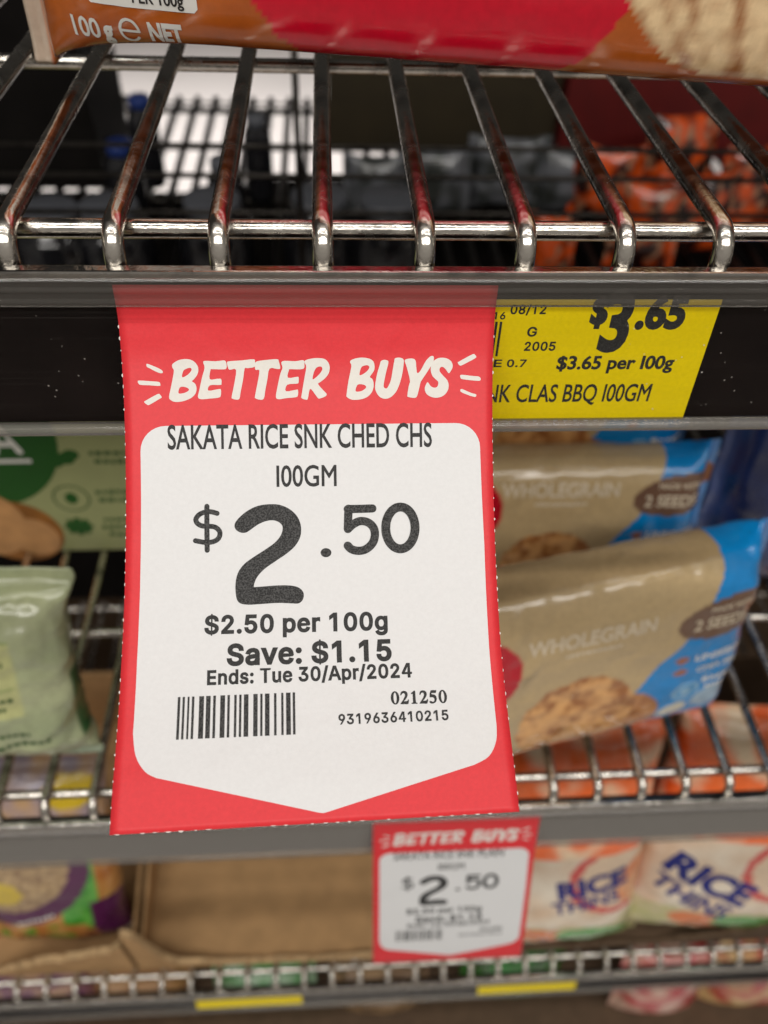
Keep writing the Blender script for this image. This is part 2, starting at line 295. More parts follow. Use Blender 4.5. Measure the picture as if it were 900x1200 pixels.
# ------------------------------------------------------------------ lettering
GLYPH = {"0":[453,[[[227,516],[262,512],[295,502],[323,484],[348,461],[368,431],[384,395],[396,353],[403,306],[405,254],[403,202],[396,155],[384,113],[368,77],[348,48],[323,24],[295,7],[263,-3],[227,-7],[191,-3],[158,7],[130,24],[105,48],[85,77],[69,113],[57,155],[50,202],[48,254],[50,306],[57,353],[69,395],[85,431],[106,461],[130,484],[159,502],[191,512]],[[250,457],[227,460],[203,457],[182,449],[163,435],[147,416],[134,393],[123,365],[115,332],[111,295],[109,254],[111,213],[115,176],[123,144],[134,116],[147,92],[163,74],[182,60],[203,52],[227,50],[250,52],[271,60],[290,74],[306,92],[320,116],[330,144],[338,176],[342,213],[344,254],[342,295],[338,332],[330,365],[320,393],[306,416],[290,435],[271,449]]]],"1":[453,[[[276,509],[198,509],[86,427],[86,358],[209,448],[212,448],[212,0],[276,0]]]],"2":[453,[[[225,516],[254,513],[281,507],[306,497],[328,482],[346,465],[361,445],[372,423],[379,398],[381,372],[380,354],[377,336],[371,318],[363,299],[351,280],[336,259],[317,235],[294,209],[267,180],[153,60],[153,57],[389,57],[389,0],[64,0],[64,47],[234,229],[252,248],[268,266],[282,282],[294,298],[303,312],[311,327],[316,341],[319,356],[320,371],[319,389],[315,405],[308,419],[298,431],[287,441],[273,449],[258,455],[241,458],[224,460],[205,458],[188,454],[172,447],[159,438],[148,427],[139,413],[132,398],[128,381],[127,362],[66,362],[68,391],[75,418],[86,442],[102,464],[121,482],[143,496],[168,507],[196,513]]]],"3":[453,[[[70,509],[372,509],[372,461],[211,278],[211,289],[247,290],[279,286],[308,276],[333,262],[354,244],[371,222],[383,198],[391,173],[393,145],[390,116],[383,90],[370,66],[354,45],[333,27],[309,12],[281,2],[251,-5],[218,-7],[188,-5],[159,1],[133,10],[108,22],[88,38],[70,57],[57,79],[48,104],[44,132],[109,132],[112,115],[118,100],[126,87],[137,76],[150,66],[165,59],[182,54],[200,51],[219,50],[239,51],[258,55],[275,61],[291,69],[304,80],[315,93],[323,108],[328,125],[329,145],[328,163],[323,180],[316,196],[306,211],[292,223],[275,234],[254,241],[229,246],[201,248],[157,248],[157,299],[288,448],[288,452],[70,452]]]],"4":[453,[[[240,509],[343,509],[343,163],[413,163],[413,105],[343,105],[343,0],[282,0],[282,105],[40,105],[40,160]],[[282,163],[109,163],[282,440]]]],"5":[453,[[[67,253],[96,509],[366,509],[366,452],[151,452],[134,301],[136,301],[148,311],[162,318],[178,325],[194,330],[212,333],[229,334],[252,332],[274,328],[294,321],[313,311],[330,299],[345,285],[358,269],[370,251],[379,231],[386,210],[390,187],[391,163],[388,132],[381,102],[369,76],[352,52],[332,32],[309,15],[282,3],[253,-4],[221,-7],[192,-5],[165,1],[140,11],[118,25],[99,41],[83,60],[71,82],[63,105],[60,130],[122,130],[125,115],[130,102],[138,89],[148,78],[160,68],[173,60],[188,54],[204,51],[221,50],[241,51],[259,56],[276,64],[291,75],[304,89],[314,104],[322,122],[326,141],[328,162],[326,183],[321,203],[314,221],[303,237],[290,251],[275,262],[257,270],[238,275],[218,277],[201,276],[184,273],[167,268],[152,262],[139,255],[128,246]]]],"6":[453,[[[252,509],[322,509],[151,261],[145,261],[151,270],[157,279],[165,288],[174,295],[184,302],[196,307],[208,311],[221,313],[235,314],[265,312],[291,305],[316,295],[337,280],[355,262],[370,240],[380,215],[387,187],[389,157],[387,127],[379,98],[368,73],[352,50],[333,30],[310,14],[284,3],[257,-4],[226,-7],[196,-4],[168,3],[142,15],[119,31],[100,51],[84,74],[73,101],[66,130],[64,162],[65,187],[71,212],[80,239],[93,268],[112,302],[137,340]],[[226,265],[207,264],[190,259],[174,252],[160,241],[148,229],[138,214],[131,197],[126,179],[125,158],[126,138],[131,119],[138,102],[148,86],[160,73],[174,63],[190,55],[207,50],[226,48],[245,50],[263,55],[279,63],[293,73],[304,86],[314,101],[322,119],[326,137],[327,157],[326,178],[322,196],[314,213],[304,228],[293,241],[279,251],[263,259],[245,264]]]],"7":[453,[[[62,509],[391,509],[391,449],[165,0],[97,0],[323,448],[323,452],[62,452]]]],"8":[453,[[[226,516],[255,514],[282,508],[306,498],[328,485],[346,469],[361,450],[373,429],[379,405],[382,380],[379,354],[372,330],[359,308],[343,289],[323,276],[300,267],[300,265],[319,260],[335,252],[351,241],[365,228],[377,212],[387,195],[395,176],[399,156],[401,135],[398,109],[391,84],[378,62],[362,42],[341,25],[317,11],[289,1],[259,-5],[226,-7],[193,-5],[163,1],[136,11],[111,25],[91,42],[74,62],[62,84],[54,109],[52,135],[53,156],[58,176],[65,195],[75,212],[87,228],[101,241],[117,252],[134,260],[153,265],[153,267],[129,276],[109,289],[93,308],[80,330],[73,354],[70,380],[73,405],[79,429],[90,450],[106,469],[124,485],[146,498],[170,508],[197,514]],[[226,460],[208,459],[192,455],[177,449],[164,442],[153,432],[145,420],[138,407],[134,392],[133,376],[134,359],[138,344],[145,330],[154,318],[165,308],[178,300],[193,294],[209,291],[226,290],[244,291],[260,294],[274,300],[287,308],[298,318],[307,330],[314,344],[318,359],[319,376],[318,392],[314,407],[308,420],[299,432],[288,442],[275,449],[260,455],[244,459]],[[226,235],[206,234],[187,230],[169,223],[154,213],[140,202],[130,189],[122,173],[117,157],[115,139],[117,121],[121,106],[129,91],[139,79],[152,69],[167,60],[185,54],[205,50],[226,49],[248,50],[267,54],[285,60],[300,69],[313,79],[323,91],[331,106],[335,121],[337,139],[335,157],[330,173],[322,189],[312,202],[298,213],[283,223],[265,230],[247,234]]]],"9":[453,[[[226,516],[256,513],[285,506],[310,494],[333,478],[352,458],[368,434],[380,408],[387,378],[389,347],[387,322],[382,296],[373,270],[359,240],[340,207],[315,168],[200,0],[130,0],[301,248],[307,248],[302,238],[295,229],[287,221],[278,214],[268,207],[257,202],[245,198],[232,195],[218,195],[188,197],[161,203],[137,214],[116,229],[98,247],[83,269],[72,294],[66,321],[64,352],[66,382],[73,411],[85,436],[101,459],[120,479],[143,494],[168,506],[196,513]],[[226,460],[207,459],[190,454],[174,446],[160,435],[148,423],[138,407],[131,390],[127,372],[125,352],[127,331],[131,313],[138,295],[148,280],[160,268],[174,257],[190,250],[207,245],[226,243],[245,245],[263,249],[279,257],[293,267],[305,280],[314,295],[322,312],[326,330],[327,350],[326,371],[322,390],[314,407],[305,422],[293,435],[279,446],[263,454],[245,459]]]],".":[188,[[[95,87],[107,85],[118,81],[128,73],[135,64],[140,53],[141,41],[140,29],[135,18],[128,9],[118,1],[107,-3],[95,-4],[83,-3],[73,1],[63,9],[55,18],[51,29],[50,41],[51,53],[55,64],[63,73],[73,81],[83,85]]]],":":[188,[[[95,87],[107,85],[118,81],[128,73],[135,64],[140,53],[141,41],[140,29],[135,18],[128,9],[118,1],[107,-3],[95,-4],[83,-3],[73,1],[63,9],[55,18],[51,29],[50,41],[51,53],[55,64],[63,73],[73,81],[83,85]],[[95,362],[107,360],[118,356],[128,349],[135,339],[140,328],[141,316],[140,304],[135,294],[128,284],[118,277],[107,272],[95,271],[83,272],[73,277],[63,284],[55,294],[51,304],[50,316],[51,328],[55,339],[63,349],[73,356],[83,360]]]],"/":[249,[[[235,533],[178,533],[14,-76],[71,-76]]]],"p":[424,[[[229,384],[259,382],[287,374],[313,361],[335,342],[354,320],[370,293],[381,261],[388,227],[390,189],[388,151],[381,116],[370,84],[355,57],[336,34],[313,16],[288,3],[260,-6],[229,-8],[208,-7],[189,-3],[173,4],[159,12],[147,21],[138,31],[130,41],[124,50],[118,59],[114,59],[114,-143],[53,-143],[53,379],[112,379],[112,319],[118,319],[123,327],[130,336],[137,346],[147,355],[158,364],[171,373],[188,379],[207,383]],[[220,330],[198,328],[178,322],[161,312],[147,299],[134,282],[125,263],[118,241],[114,216],[113,189],[114,162],[118,138],[125,115],[135,95],[147,78],[162,65],[179,55],[198,49],[220,47],[242,49],[262,55],[279,66],[294,80],[306,97],[316,117],[323,139],[327,163],[328,189],[327,215],[323,239],[316,261],[307,281],[295,298],[280,311],[262,322],[243,328]]]],"e":[404,[[[205,384],[226,383],[246,380],[266,374],[285,366],[303,355],[319,341],[334,324],[347,305],[357,282],[365,256],[370,227],[371,194],[371,169],[75,169],[75,221],[338,221],[310,202],[308,226],[304,248],[298,269],[288,286],[277,301],[263,314],[246,323],[227,328],[205,330],[183,328],[164,323],[146,313],[131,301],[119,286],[109,270],[102,251],[97,231],[96,211],[96,178],[98,151],[102,127],[110,106],[121,88],[135,73],[151,61],[169,53],[190,48],[212,46],[227,47],[241,49],[254,53],[265,58],[276,65],[285,73],[294,82],[300,93],[306,105],[365,91],[358,72],[348,55],[335,39],[320,26],[302,14],[283,4],[261,-3],[237,-7],[212,-8],[177,-5],[145,3],[117,16],[92,35],[72,58],[56,85],[44,116],[37,150],[34,187],[36,224],[44,258],[55,290],[71,317],[91,340],[115,359],[142,373],[172,382]]]],"r":[259,[[[213,385],[218,385],[223,385],[229,384],[235,384],[240,384],[243,384],[243,322],[241,323],[236,324],[230,324],[223,325],[215,326],[207,326],[190,324],[174,321],[159,315],[146,306],[135,296],[126,284],[119,269],[115,254],[114,237],[114,0],[53,0],[53,379],[112,379],[112,321],[115,321],[124,339],[137,354],[152,367],[171,377],[191,383]]]],"S":[447,[[[227,516],[259,514],[289,508],[316,498],[340,484],[360,468],[377,449],[390,427],[398,403],[401,378],[337,378],[332,402],[320,421],[302,437],[280,449],[254,456],[225,459],[204,457],[185,454],[167,448],[152,440],[139,430],[129,418],[121,405],[117,391],[115,376],[117,359],[122,345],[131,334],[142,324],[155,315],[169,308],[184,302],[198,297],[212,293],[264,279],[279,275],[295,270],[312,264],[328,256],[344,248],[359,238],[372,226],[384,213],[395,198],[402,180],[407,161],[408,139],[406,112],[399,87],[386,64],[370,43],[349,25],[323,11],[294,0],[261,-7],[224,-9],[188,-7],[156,-1],[128,9],[102,23],[81,40],[64,60],[51,83],[42,109],[38,137],[104,137],[108,118],[114,102],[123,88],[136,76],[150,66],[166,59],[185,53],[204,50],[224,49],[246,50],[267,54],[286,60],[303,69],[317,79],[329,92],[338,106],[344,122],[346,139],[344,154],[340,168],[332,179],[322,189],[310,197],[296,205],[280,211],[263,217],[245,222],[184,239],[145,253],[112,269],[86,289],[67,313],[56,341],[52,372],[54,400],[62,425],[75,448],[92,468],[113,484],[138,498],[165,508],[195,514]]]],"a":[389,[[[194,384],[208,384],[223,382],[239,379],[255,375],[271,369],[286,360],[300,350],[312,336],[322,320],[330,301],[335,278],[337,251],[337,0],[277,0],[277,52],[272,52],[267,43],[260,34],[252,25],[242,16],[229,8],[215,1],[199,-4],[181,-7],[160,-9],[137,-7],[115,-3],[94,5],[76,15],[60,29],[48,45],[38,63],[32,84],[30,108],[32,128],[36,146],[43,161],[53,174],[64,184],[78,193],[92,200],[108,206],[125,211],[143,214],[161,217],[178,220],[200,223],[218,225],[234,227],[247,229],[257,231],[265,235],[271,240],[274,246],[276,255],[276,257],[275,272],[272,285],[267,297],[260,307],[251,315],[240,322],[227,327],[212,330],[196,331],[178,330],[163,327],[149,322],[137,316],[127,309],[118,301],[110,292],[104,283],[100,274],[41,291],[51,313],[64,331],[79,346],[95,358],[114,368],[133,375],[153,380],[173,383]],[[276,190],[272,187],[267,184],[259,182],[251,180],[241,178],[231,176],[221,174],[210,173],[200,171],[191,170],[182,169],[175,168],[161,166],[147,163],[134,159],[122,153],[112,147],[103,139],[97,130],[93,118],[92,105],[93,93],[96,82],[102,72],[109,64],[119,57],[130,52],[142,48],[156,46],[170,45],[192,47],[211,51],[228,59],[242,68],[254,80],[263,93],[270,108],[274,122],[276,138]]]],"v":[389,[[[17,379],[84,379],[165,155],[173,132],[180,110],[187,87],[193,64],[199,42],[206,21],[184,21],[191,42],[197,64],[203,87],[209,110],[216,132],[224,155],[305,379],[371,379],[226,0],[163,0]]]],"E":[419,[[[60,0],[60,509],[372,509],[372,452],[125,452],[125,286],[355,286],[355,229],[125,229],[125,57],[375,57],[375,0]]]],"n":[410,[[[227,384],[252,383],[275,377],[295,369],[313,356],[328,340],[341,321],[350,298],[355,271],[357,240],[357,0],[296,0],[296,235],[293,263],[286,286],[273,304],[256,318],[235,326],[210,329],[192,328],[176,324],[161,317],[147,308],[136,297],[126,283],[119,266],[115,248],[114,227],[114,0],[53,0],[53,379],[112,379],[112,287],[102,287],[116,319],[132,344],[152,362],[175,374],[200,382]]]],"d":[424,[[[311,509],[372,509],[372,0],[313,0],[313,59],[307,59],[301,50],[295,41],[287,31],[277,21],[266,12],[252,4],[236,-3],[217,-7],[195,-8],[165,-6],[137,3],[111,16],[89,34],[70,57],[55,84],[43,116],[36,151],[34,189],[36,227],[43,261],[55,293],[70,320],[89,342],[112,361],[137,374],[165,382],[196,384],[218,383],[237,379],[253,373],[267,364],[278,355],[287,346],[295,336],[301,327],[306,319],[311,319]],[[205,330],[182,328],[162,322],[145,311],[130,298],[118,281],[108,261],[102,239],[98,215],[96,189],[98,163],[102,139],[109,117],[118,97],[130,80],[145,66],[162,55],[182,49],[205,47],[226,49],[246,55],[263,65],[278,78],[290,95],[299,115],[306,138],[310,162],[312,189],[310,216],[306,241],[300,263],[290,282],[278,299],[263,312],[246,322],[227,328]]]],"s":[365,[[[187,384],[212,383],[234,379],[254,372],[271,363],[286,352],[299,339],[309,324],[318,308],[324,290],[268,277],[262,291],[254,304],[243,316],[228,325],[210,331],[187,333],[166,331],[147,326],[131,317],[119,305],[111,292],[109,277],[110,264],[115,253],[124,243],[136,235],[152,229],[172,223],[229,209],[261,200],[287,187],[306,171],[320,153],[328,131],[331,107],[329,85],[323,65],[312,47],[298,31],[281,18],[260,6],[236,-2],[210,-7],[182,-8],[157,-7],[133,-3],[112,3],[93,12],[76,24],[62,38],[50,54],[41,73],[36,94],[94,107],[101,87],[111,72],[124,60],[141,52],[160,47],[181,45],[206,47],[227,53],[244,62],[258,74],[265,88],[268,103],[266,115],[262,126],[254,136],[243,144],[229,150],[212,155],[149,170],[118,180],[92,192],[72,208],[58,227],[50,249],[47,274],[49,295],[55,314],[65,332],[79,347],[95,360],[115,370],[137,378],[161,383]]]],"T":[449,[[[32,509],[417,509],[417,452],[257,452],[257,0],[193,0],[193,452],[32,452]]]],"u":[410,[[[53,379],[114,379],[114,144],[116,117],[124,94],[137,75],[154,61],[175,53],[200,50],[218,51],[234,55],[249,62],[263,71],[274,83],[283,97],[290,113],[295,132],[296,153],[296,379],[357,379],[357,0],[298,0],[298,92],[307,92],[294,60],[277,35],[257,17],[234,5],[209,-3],[182,-5],[158,-3],[135,2],[115,11],[97,23],[82,39],[69,59],[60,82],[54,109],[53,139]]]],"A":[480,[[[7,0],[200,509],[284,509],[476,0],[406,0],[356,144],[127,144],[77,0]],[[148,200],[241,455],[335,200]]]],"G":[520,[[[265,516],[291,514],[316,510],[340,504],[363,494],[384,483],[403,469],[421,453],[436,436],[449,416],[460,395],[468,373],[474,349],[408,349],[402,365],[395,379],[387,393],[378,406],[368,417],[356,427],[344,436],[330,443],[315,448],[300,453],[283,455],[265,456],[236,453],[209,445],[183,432],[160,414],[141,392],[125,364],[113,332],[106,295],[103,254],[106,213],[113,177],[125,145],[141,117],[161,95],[184,76],[210,63],[238,56],[269,53],[296,55],[322,61],[345,71],[365,85],[382,102],[396,123],[407,147],[413,173],[415,202],[434,199],[283,199],[283,256],[478,256],[478,200],[475,160],[466,124],[451,91],[431,62],[406,38],[377,19],[344,5],[308,-4],[269,-7],[225,-3],[185,7],[149,25],[118,49],[91,79],[69,116],[53,157],[43,203],[40,254],[43,305],[53,352],[69,393],[91,429],[117,459],[149,484],[184,501],[223,512]]]],"g":[425,[[[196,384],[218,383],[237,379],[253,373],[267,365],[279,356],[288,346],[296,336],[302,327],[308,319],[313,319],[313,379],[372,379],[372,-9],[370,-40],[363,-67],[350,-90],[334,-109],[314,-124],[291,-136],[265,-144],[237,-149],[207,-151],[180,-149],[156,-146],[134,-140],[114,-132],[97,-122],[82,-110],[70,-97],[59,-84],[51,-69],[101,-41],[107,-49],[114,-57],[122,-66],[131,-74],[142,-82],[154,-88],[169,-93],[187,-96],[207,-97],[236,-95],[261,-87],[282,-75],[298,-58],[308,-34],[311,-6],[311,68],[306,68],[301,60],[294,51],[287,41],[277,32],[266,23],[252,16],[236,10],[217,6],[195,5],[165,7],[138,14],[113,27],[90,43],[71,65],[55,90],[43,120],[36,154],[34,191],[36,229],[43,263],[55,293],[71,320],[90,342],[112,361],[138,374],[166,382]],[[205,330],[182,328],[163,322],[145,312],[130,298],[118,282],[109,262],[102,241],[98,218],[96,193],[98,167],[102,144],[109,123],[118,104],[131,88],[145,76],[163,66],[183,61],[205,59],[227,61],[246,66],[264,75],[278,87],[290,103],[300,121],[307,142],[311,166],[312,193],[311,219],[307,242],[300,264],[291,283],[279,299],[264,312],[247,322],[227,328]]]]}
ART = {"headline":[[[[1243,2002],[1311,1938],[1438,1879],[1613,1860],[1760,1900],[1864,2005],[1893,2129],[1858,2254],[1773,2363],[1721,2417],[1798,2478],[1829,2603],[1789,2738],[1671,2843],[1493,2912],[1292,2935],[1169,2884],[1133,2804],[1174,2624],[1234,2375],[1280,2151],[1249,2077]],[[1476,2311],[1508,2167],[1576,2108],[1687,2079],[1724,2128],[1660,2218],[1567,2287]],[[1371,2710],[1406,2576],[1506,2551],[1615,2592],[1633,2642],[1561,2692],[1460,2721]]],[[[2021,1941],[2083,1907],[2332,1918],[2557,1899],[2603,1993],[2594,2093],[2523,2122],[2248,2116],[2198,2131],[2168,2365],[2363,2356],[2453,2366],[2459,2472],[2428,2512],[2167,2520],[2123,2655],[2380,2617],[2439,2632],[2430,2783],[2373,2832],[2146,2856],[1945,2870],[1857,2819],[1892,2654],[1974,2329],[2050,2080]]],[[[2620,1944],[2681,1919],[2982,1900],[3283,1872],[3321,1937],[3307,2061],[3125,2095],[3055,2105],[3005,2384],[2936,2685],[2900,2861],[2824,2886],[2724,2860],[2705,2810],[2769,2534],[2838,2134],[2673,2133],[2627,2033]]],[[[3325,1976],[3382,1922],[3634,1888],[3886,1874],[3924,1939],[3955,2099],[3879,2119],[3683,2108],[3619,2388],[3562,2639],[3516,2865],[3414,2890],[3304,2854],[3296,2798],[3364,2487],[3425,2156],[3325,2136]]],[[[3984,1964],[4061,1915],[4338,1926],[4541,1902],[4569,1992],[4557,2102],[4445,2131],[4207,2125],[4171,2155],[4141,2340],[4380,2317],[4415,2342],[4407,2468],[4350,2492],[4122,2516],[4083,2682],[4347,2644],[4393,2659],[4385,2796],[4318,2836],[4064,2859],[3911,2883],[3826,2832],[3867,2590],[3952,2239],[4011,2089]]],[[[4581,1917],[4668,1878],[4871,1849],[5073,1869],[5173,1955],[5212,2080],[5184,2231],[5090,2356],[4961,2456],[4909,2506],[5034,2659],[5124,2761],[5082,2821],[4939,2871],[4878,2835],[4729,2632],[4677,2682],[4638,2874],[4582,2899],[4481,2858],[4482,2782],[4556,2378],[4613,2078],[4575,1967]],[[4769,2380],[4814,2179],[4892,2079],[4993,2064],[5023,2130],[4965,2230],[4862,2330]]],[[[5732,1957],[5783,1892],[5988,1843],[6191,1859],[6318,1924],[6359,2045],[6343,2176],[6239,2327],[6306,2388],[6335,2540],[6287,2717],[6157,2844],[5977,2903],[5772,2907],[5645,2840],[5635,2764],[5686,2435],[5766,2058]],[[5973,2285],[6000,2134],[6052,2059],[6165,2034],[6226,2075],[6189,2160],[6086,2245]],[[5867,2689],[5904,2548],[5981,2513],[6109,2539],[6139,2600],[6082,2655],[5979,2700]]],[[[6523,1935],[6600,1900],[6702,1921],[6712,1996],[6650,2238],[6597,2491],[6596,2592],[6648,2628],[6699,2593],[6778,2416],[6830,2138],[6866,1937],[6891,1861],[7009,1847],[7101,1887],[7112,1988],[7076,2240],[7009,2493],[6904,2721],[6749,2863],[6594,2887],[6466,2820],[6380,2667],[6376,2515],[6429,2237],[6492,2036]]],[[[7137,1913],[7240,1873],[7368,1878],[7420,1939],[7436,2090],[7462,2242],[7550,2167],[7677,1940],[7779,1830],[7846,1805],[7887,1840],[7868,1966],[7730,2193],[7577,2420],[7540,2496],[7498,2674],[7446,2842],[7368,2872],[7239,2851],[7203,2810],[7240,2571],[7272,2444],[7231,2241],[7174,2039]]],[[[8375,2094],[8364,1993],[8295,1907],[8166,1856],[8011,1861],[7883,1931],[7817,2041],[7813,2193],[7860,2320],[7965,2422],[8006,2473],[7990,2575],[7913,2616],[7809,2574],[7732,2472],[7680,2548],[7654,2650],[7705,2777],[7835,2855],[7990,2871],[8146,2816],[8250,2694],[8276,2551],[8239,2424],[8119,2296],[8040,2194],[8050,2108],[8117,2083],[8195,2144],[8274,2246],[8325,2196]]]],"burst":[[[[605,2000],[631,1975],[786,2035],[955,2115],[1006,2175],[974,2209],[876,2189],[684,2089],[617,2049]]],[[[368,2420],[409,2390],[666,2407],[889,2428],[926,2483],[899,2528],[662,2511],[439,2500],[386,2470]]],[[[505,2930],[572,2880],[851,2732],[910,2752],[948,2813],[896,2852],[642,2996],[582,3001]]],[[[8508,1984],[8554,1944],[8887,1768],[8950,1783],[8988,1834],[8916,1894],[8659,2025],[8572,2055]]],[[[8575,2309],[8627,2288],[8898,2320],[9065,2337],[9112,2393],[9082,2444],[8899,2433],[8639,2401],[8587,2365]]],[[[8583,2681],[8629,2656],[8849,2749],[8979,2786],[9000,2822],[8964,2857],[8823,2821],[8614,2737]]]],"two":[[[[2728,6116],[2755,6020],[2864,5886],[3057,5733],[3289,5620],[3559,5573],[3868,5589],[4138,5711],[4329,5909],[4415,6164],[4393,6416],[4263,6647],[4049,6838],[3740,7045],[3471,7233],[3299,7422],[3222,7594],[3215,7674],[3226,7682],[3470,7668],[3776,7651],[4082,7654],[4311,7701],[4433,7799],[4470,7916],[4431,8042],[4328,8117],[4156,8113],[3813,8094],[3471,8109],[3167,8125],[2978,8113],[2845,8065],[2779,7948],[2751,7718],[2765,7488],[2829,7278],[2974,7088],[3204,6919],[3473,6749],[3743,6560],[3899,6369],[3947,6175],[3883,6058],[3729,5989],[3536,6001],[3324,6087],[3130,6220],[3015,6288],[2881,6286],[2766,6214]]]],"price":[[126,[2289,5787],[2155,5746],[2021,5744],[1868,5792],[1761,5907],[1784,6023],[1906,6099],[2058,6109],[2249,6143],[2356,6265],[2325,6419],[2191,6506],[1981,6521],[1745,6475]],[126,[2033,5601],[2032,6163],[2039,6723]],[212,[5619,5728],[5930,5726],[6253,5720]],[212,[5637,5718],[5625,5986],[5614,6242]],[212,[5614,6242],[5759,6116],[5943,6042],[6144,6086],[6280,6235],[6302,6437],[6232,6626],[6064,6770],[5874,6807],[5700,6763],[5603,6670]],[229,[6979,5694],[7067,5710],[7149,5754],[7221,5824],[7279,5917],[7321,6027],[7343,6147],[7346,6273],[7327,6397],[7290,6511],[7235,6611],[7165,6690],[7085,6745],[6999,6772],[6911,6771],[6826,6740],[6749,6683],[6684,6601],[6634,6500],[6601,6384],[6589,6260],[6596,6135],[6624,6015],[6670,5907],[6733,5817],[6808,5749],[6891,5707],[6979,5694]]],"dot":[[[[5181,6842],[5174,6878],[5154,6910],[5123,6935],[5084,6951],[5042,6956],[4999,6949],[4961,6932],[4931,6906],[4912,6873],[4905,6837],[4913,6801],[4933,6768],[4964,6743],[5002,6727],[5045,6722],[5088,6729],[5126,6746],[5156,6772],[5175,6805]]]]}
def catmull(P, closed=True, k=4):
    n = len(P); out = []
    for i in range(n if closed else n-1):
        g = (lambda j: P[j % n]) if closed else (lambda j: P[min(max(j, 0), n-1)])
        a, b, c, d = g(i-1), g(i), g(i+1), g(i+2)
        for s in range(k):
            t = s/k
            out.append(tuple(.5*((2*b[q]) + (c[q]-a[q])*t + (2*a[q]-5*b[q]+4*c[q]-d[q])*t*t + (3*b[q]-a[q]-3*c[q]+d[q])*t**3) for q in (0, 1)))
    if not closed: out.append(P[-1])
    return out
def fill(loops):
    """a flat filled mesh from closed outlines (inner ones are holes)"""
    c = bpy.data.curves.new('outline', 'CURVE'); c.dimensions = '2D'; c.fill_mode = 'BOTH'
    for L in loops:
        s = c.splines.new('POLY'); s.points.add(len(L)-1); s.use_cyclic_u = True
        for p, q in zip(s.points, L): p.co = (q[0], q[1], 0, 1)
    return from_curve(c)
def from_curve(c):
    o = bpy.data.objects.new('outline', c)
    bm = bmesh.new(); bm.from_mesh(o.to_mesh()); o.to_mesh_clear()
    bpy.data.objects.remove(o); bpy.data.curves.remove(c)
    bmesh.ops.remove_doubles(bm, verts=list(bm.verts), dist=1e-5)
    return bm
def join(dst, src, dz=0):
    vm = {v: dst.verts.new((v.co.x, v.co.y, v.co.z+dz)) for v in src.verts}
    for f in src.faces:
        try: dst.faces.new([vm[v] for v in f.verts])
        except ValueError: pass
    src.free()
def embolden(bm, t):
    """a ring of width t round the outside of every outline"""
    out = {}
    for e in list(bm.edges):
        if len(e.link_faces) != 1: continue
        f = e.link_faces[0]; a, b = e.verts
        d = (b.co-a.co); n = Vector((d.y, -d.x, 0))
        if n.length < 1e-9: continue
        n.normalize()
        if n.dot(f.calc_center_median()-a.co) > 0: n = -n
        for v in (a, b): out.setdefault(v, []).append(n)
        out.setdefault('e', []).append((a, b))
    ring = {}
    for v, ns in out.items():
        if v == 'e': continue
        s = sum(ns, Vector())
        if s.length < 1e-6: s = ns[0]
        s.normalize()
        ring[v] = bm.verts.new(v.co + s*(t/max(.55, s.dot(ns[0]))))
    for a, b in out.get('e', []):
        if a in ring and b in ring:
            try: bm.faces.new((a, b, ring[b], ring[a]))
            except ValueError: pass
def ribbon(bm, pts, w, dz=0, caps=True, k=5, smooth=True):
    """a brush or pen stroke with round ends; w a width or one per point"""
    if smooth and len(pts) > 2: P = catmull(pts, False, k)
    else: P = list(pts)
    n = len(P)
    ws = [w]*n if not isinstance(w, (list, tuple)) else [w[min(int(i/(n-1)*(len(w)-1)), len(w)-2)]*(1-(i/(n-1)*(len(w)-1) % 1 if i < n-1 else 1)) + w[min(int(i/(n-1)*(len(w)-1)), len(w)-2)+1]*(i/(n-1)*(len(w)-1) % 1 if i < n-1 else 1) for i in range(n)]
    L, R, T = [], [], []
    for i in range(n):
        a = Vector(P[max(i-1, 0)]); b = Vector(P[min(i+1, n-1)])
        t = (b-a).normalized(); q = Vector((-t.y, t.x)); p = Vector(P[i])
        l = p+q*ws[i]/2; r = p-q*ws[i]/2
        L.append(bm.verts.new((l.x, l.y, dz))); R.append(bm.verts.new((r.x, r.y, dz))); T.append(t)
    for i in range(n-1): bm.faces.new((L[i], L[i+1], R[i+1], R[i]))
    if caps:
        for i, sg in ((0, -1), (n-1, 1)):
            p = Vector(P[i]); q = Vector((-T[i].y, T[i].x)); arc = []
            for j in range(1, 8):
                a = PI*j/8
                v = p + q*(math.cos(a)*ws[i]/2) + T[i]*(sg*math.sin(a)*ws[i]/2)
                arc.append(bm.verts.new((v.x, v.y, dz)))
            bm.faces.new([L[i]]+arc+[R[i]])
def width_fit(bm, x0, x1, y0, y1, slope=0):
    """lettering drawn in font units (y up) laid between x0..x1 with its base line at y0 (v grows down), capitals as high as y0-y1"""
    xs = [v.co.x for v in bm.verts]
    a, b = min(xs), max(xs); s = (x1-x0)/(b-a)
    for v in bm.verts:
        x = x0+(v.co.x-a)*s
        v.co = (x, y0 + slope*(x-x0) - v.co.y*(y0-y1), v.co.z)
def sans(text, x0, x1, base, cap, bold=.0, slope=0):
    """grotesque lettering"""
    out = bmesh.new(); x = 0
    for ch in text:
        if ch == ' ': x += 200; continue
        if ch == '$':
            adv, L = GLYPH['S']
            b = fill([[(p[0]+x, p[1]) for p in q] for q in L])
            bar = fill([[(x+adv/2-22, -70), (x+adv/2+22, -70), (x+adv/2+22, 580), (x+adv/2-22, 580)]])
            embolden(b, bold); join(out, b); join(out, bar, .02)
        else:
            adv, L = GLYPH[ch]
            L = [[(p[0]+x, p[1]) for p in q] for q in L]
            if ch == ':':
                b = bmesh.new()
                for q in L: join(b, fill([q]))
            else: b = fill(L)
            if bold: embolden(b, bold)
            join(out, b)
        x += adv + (30 if bold else 0)
    for v in out.verts: v.co.y = (v.co.y+bold)/(509+2*bold)
    width_fit(out, x0, x1, base, base-cap, slope)
    return out
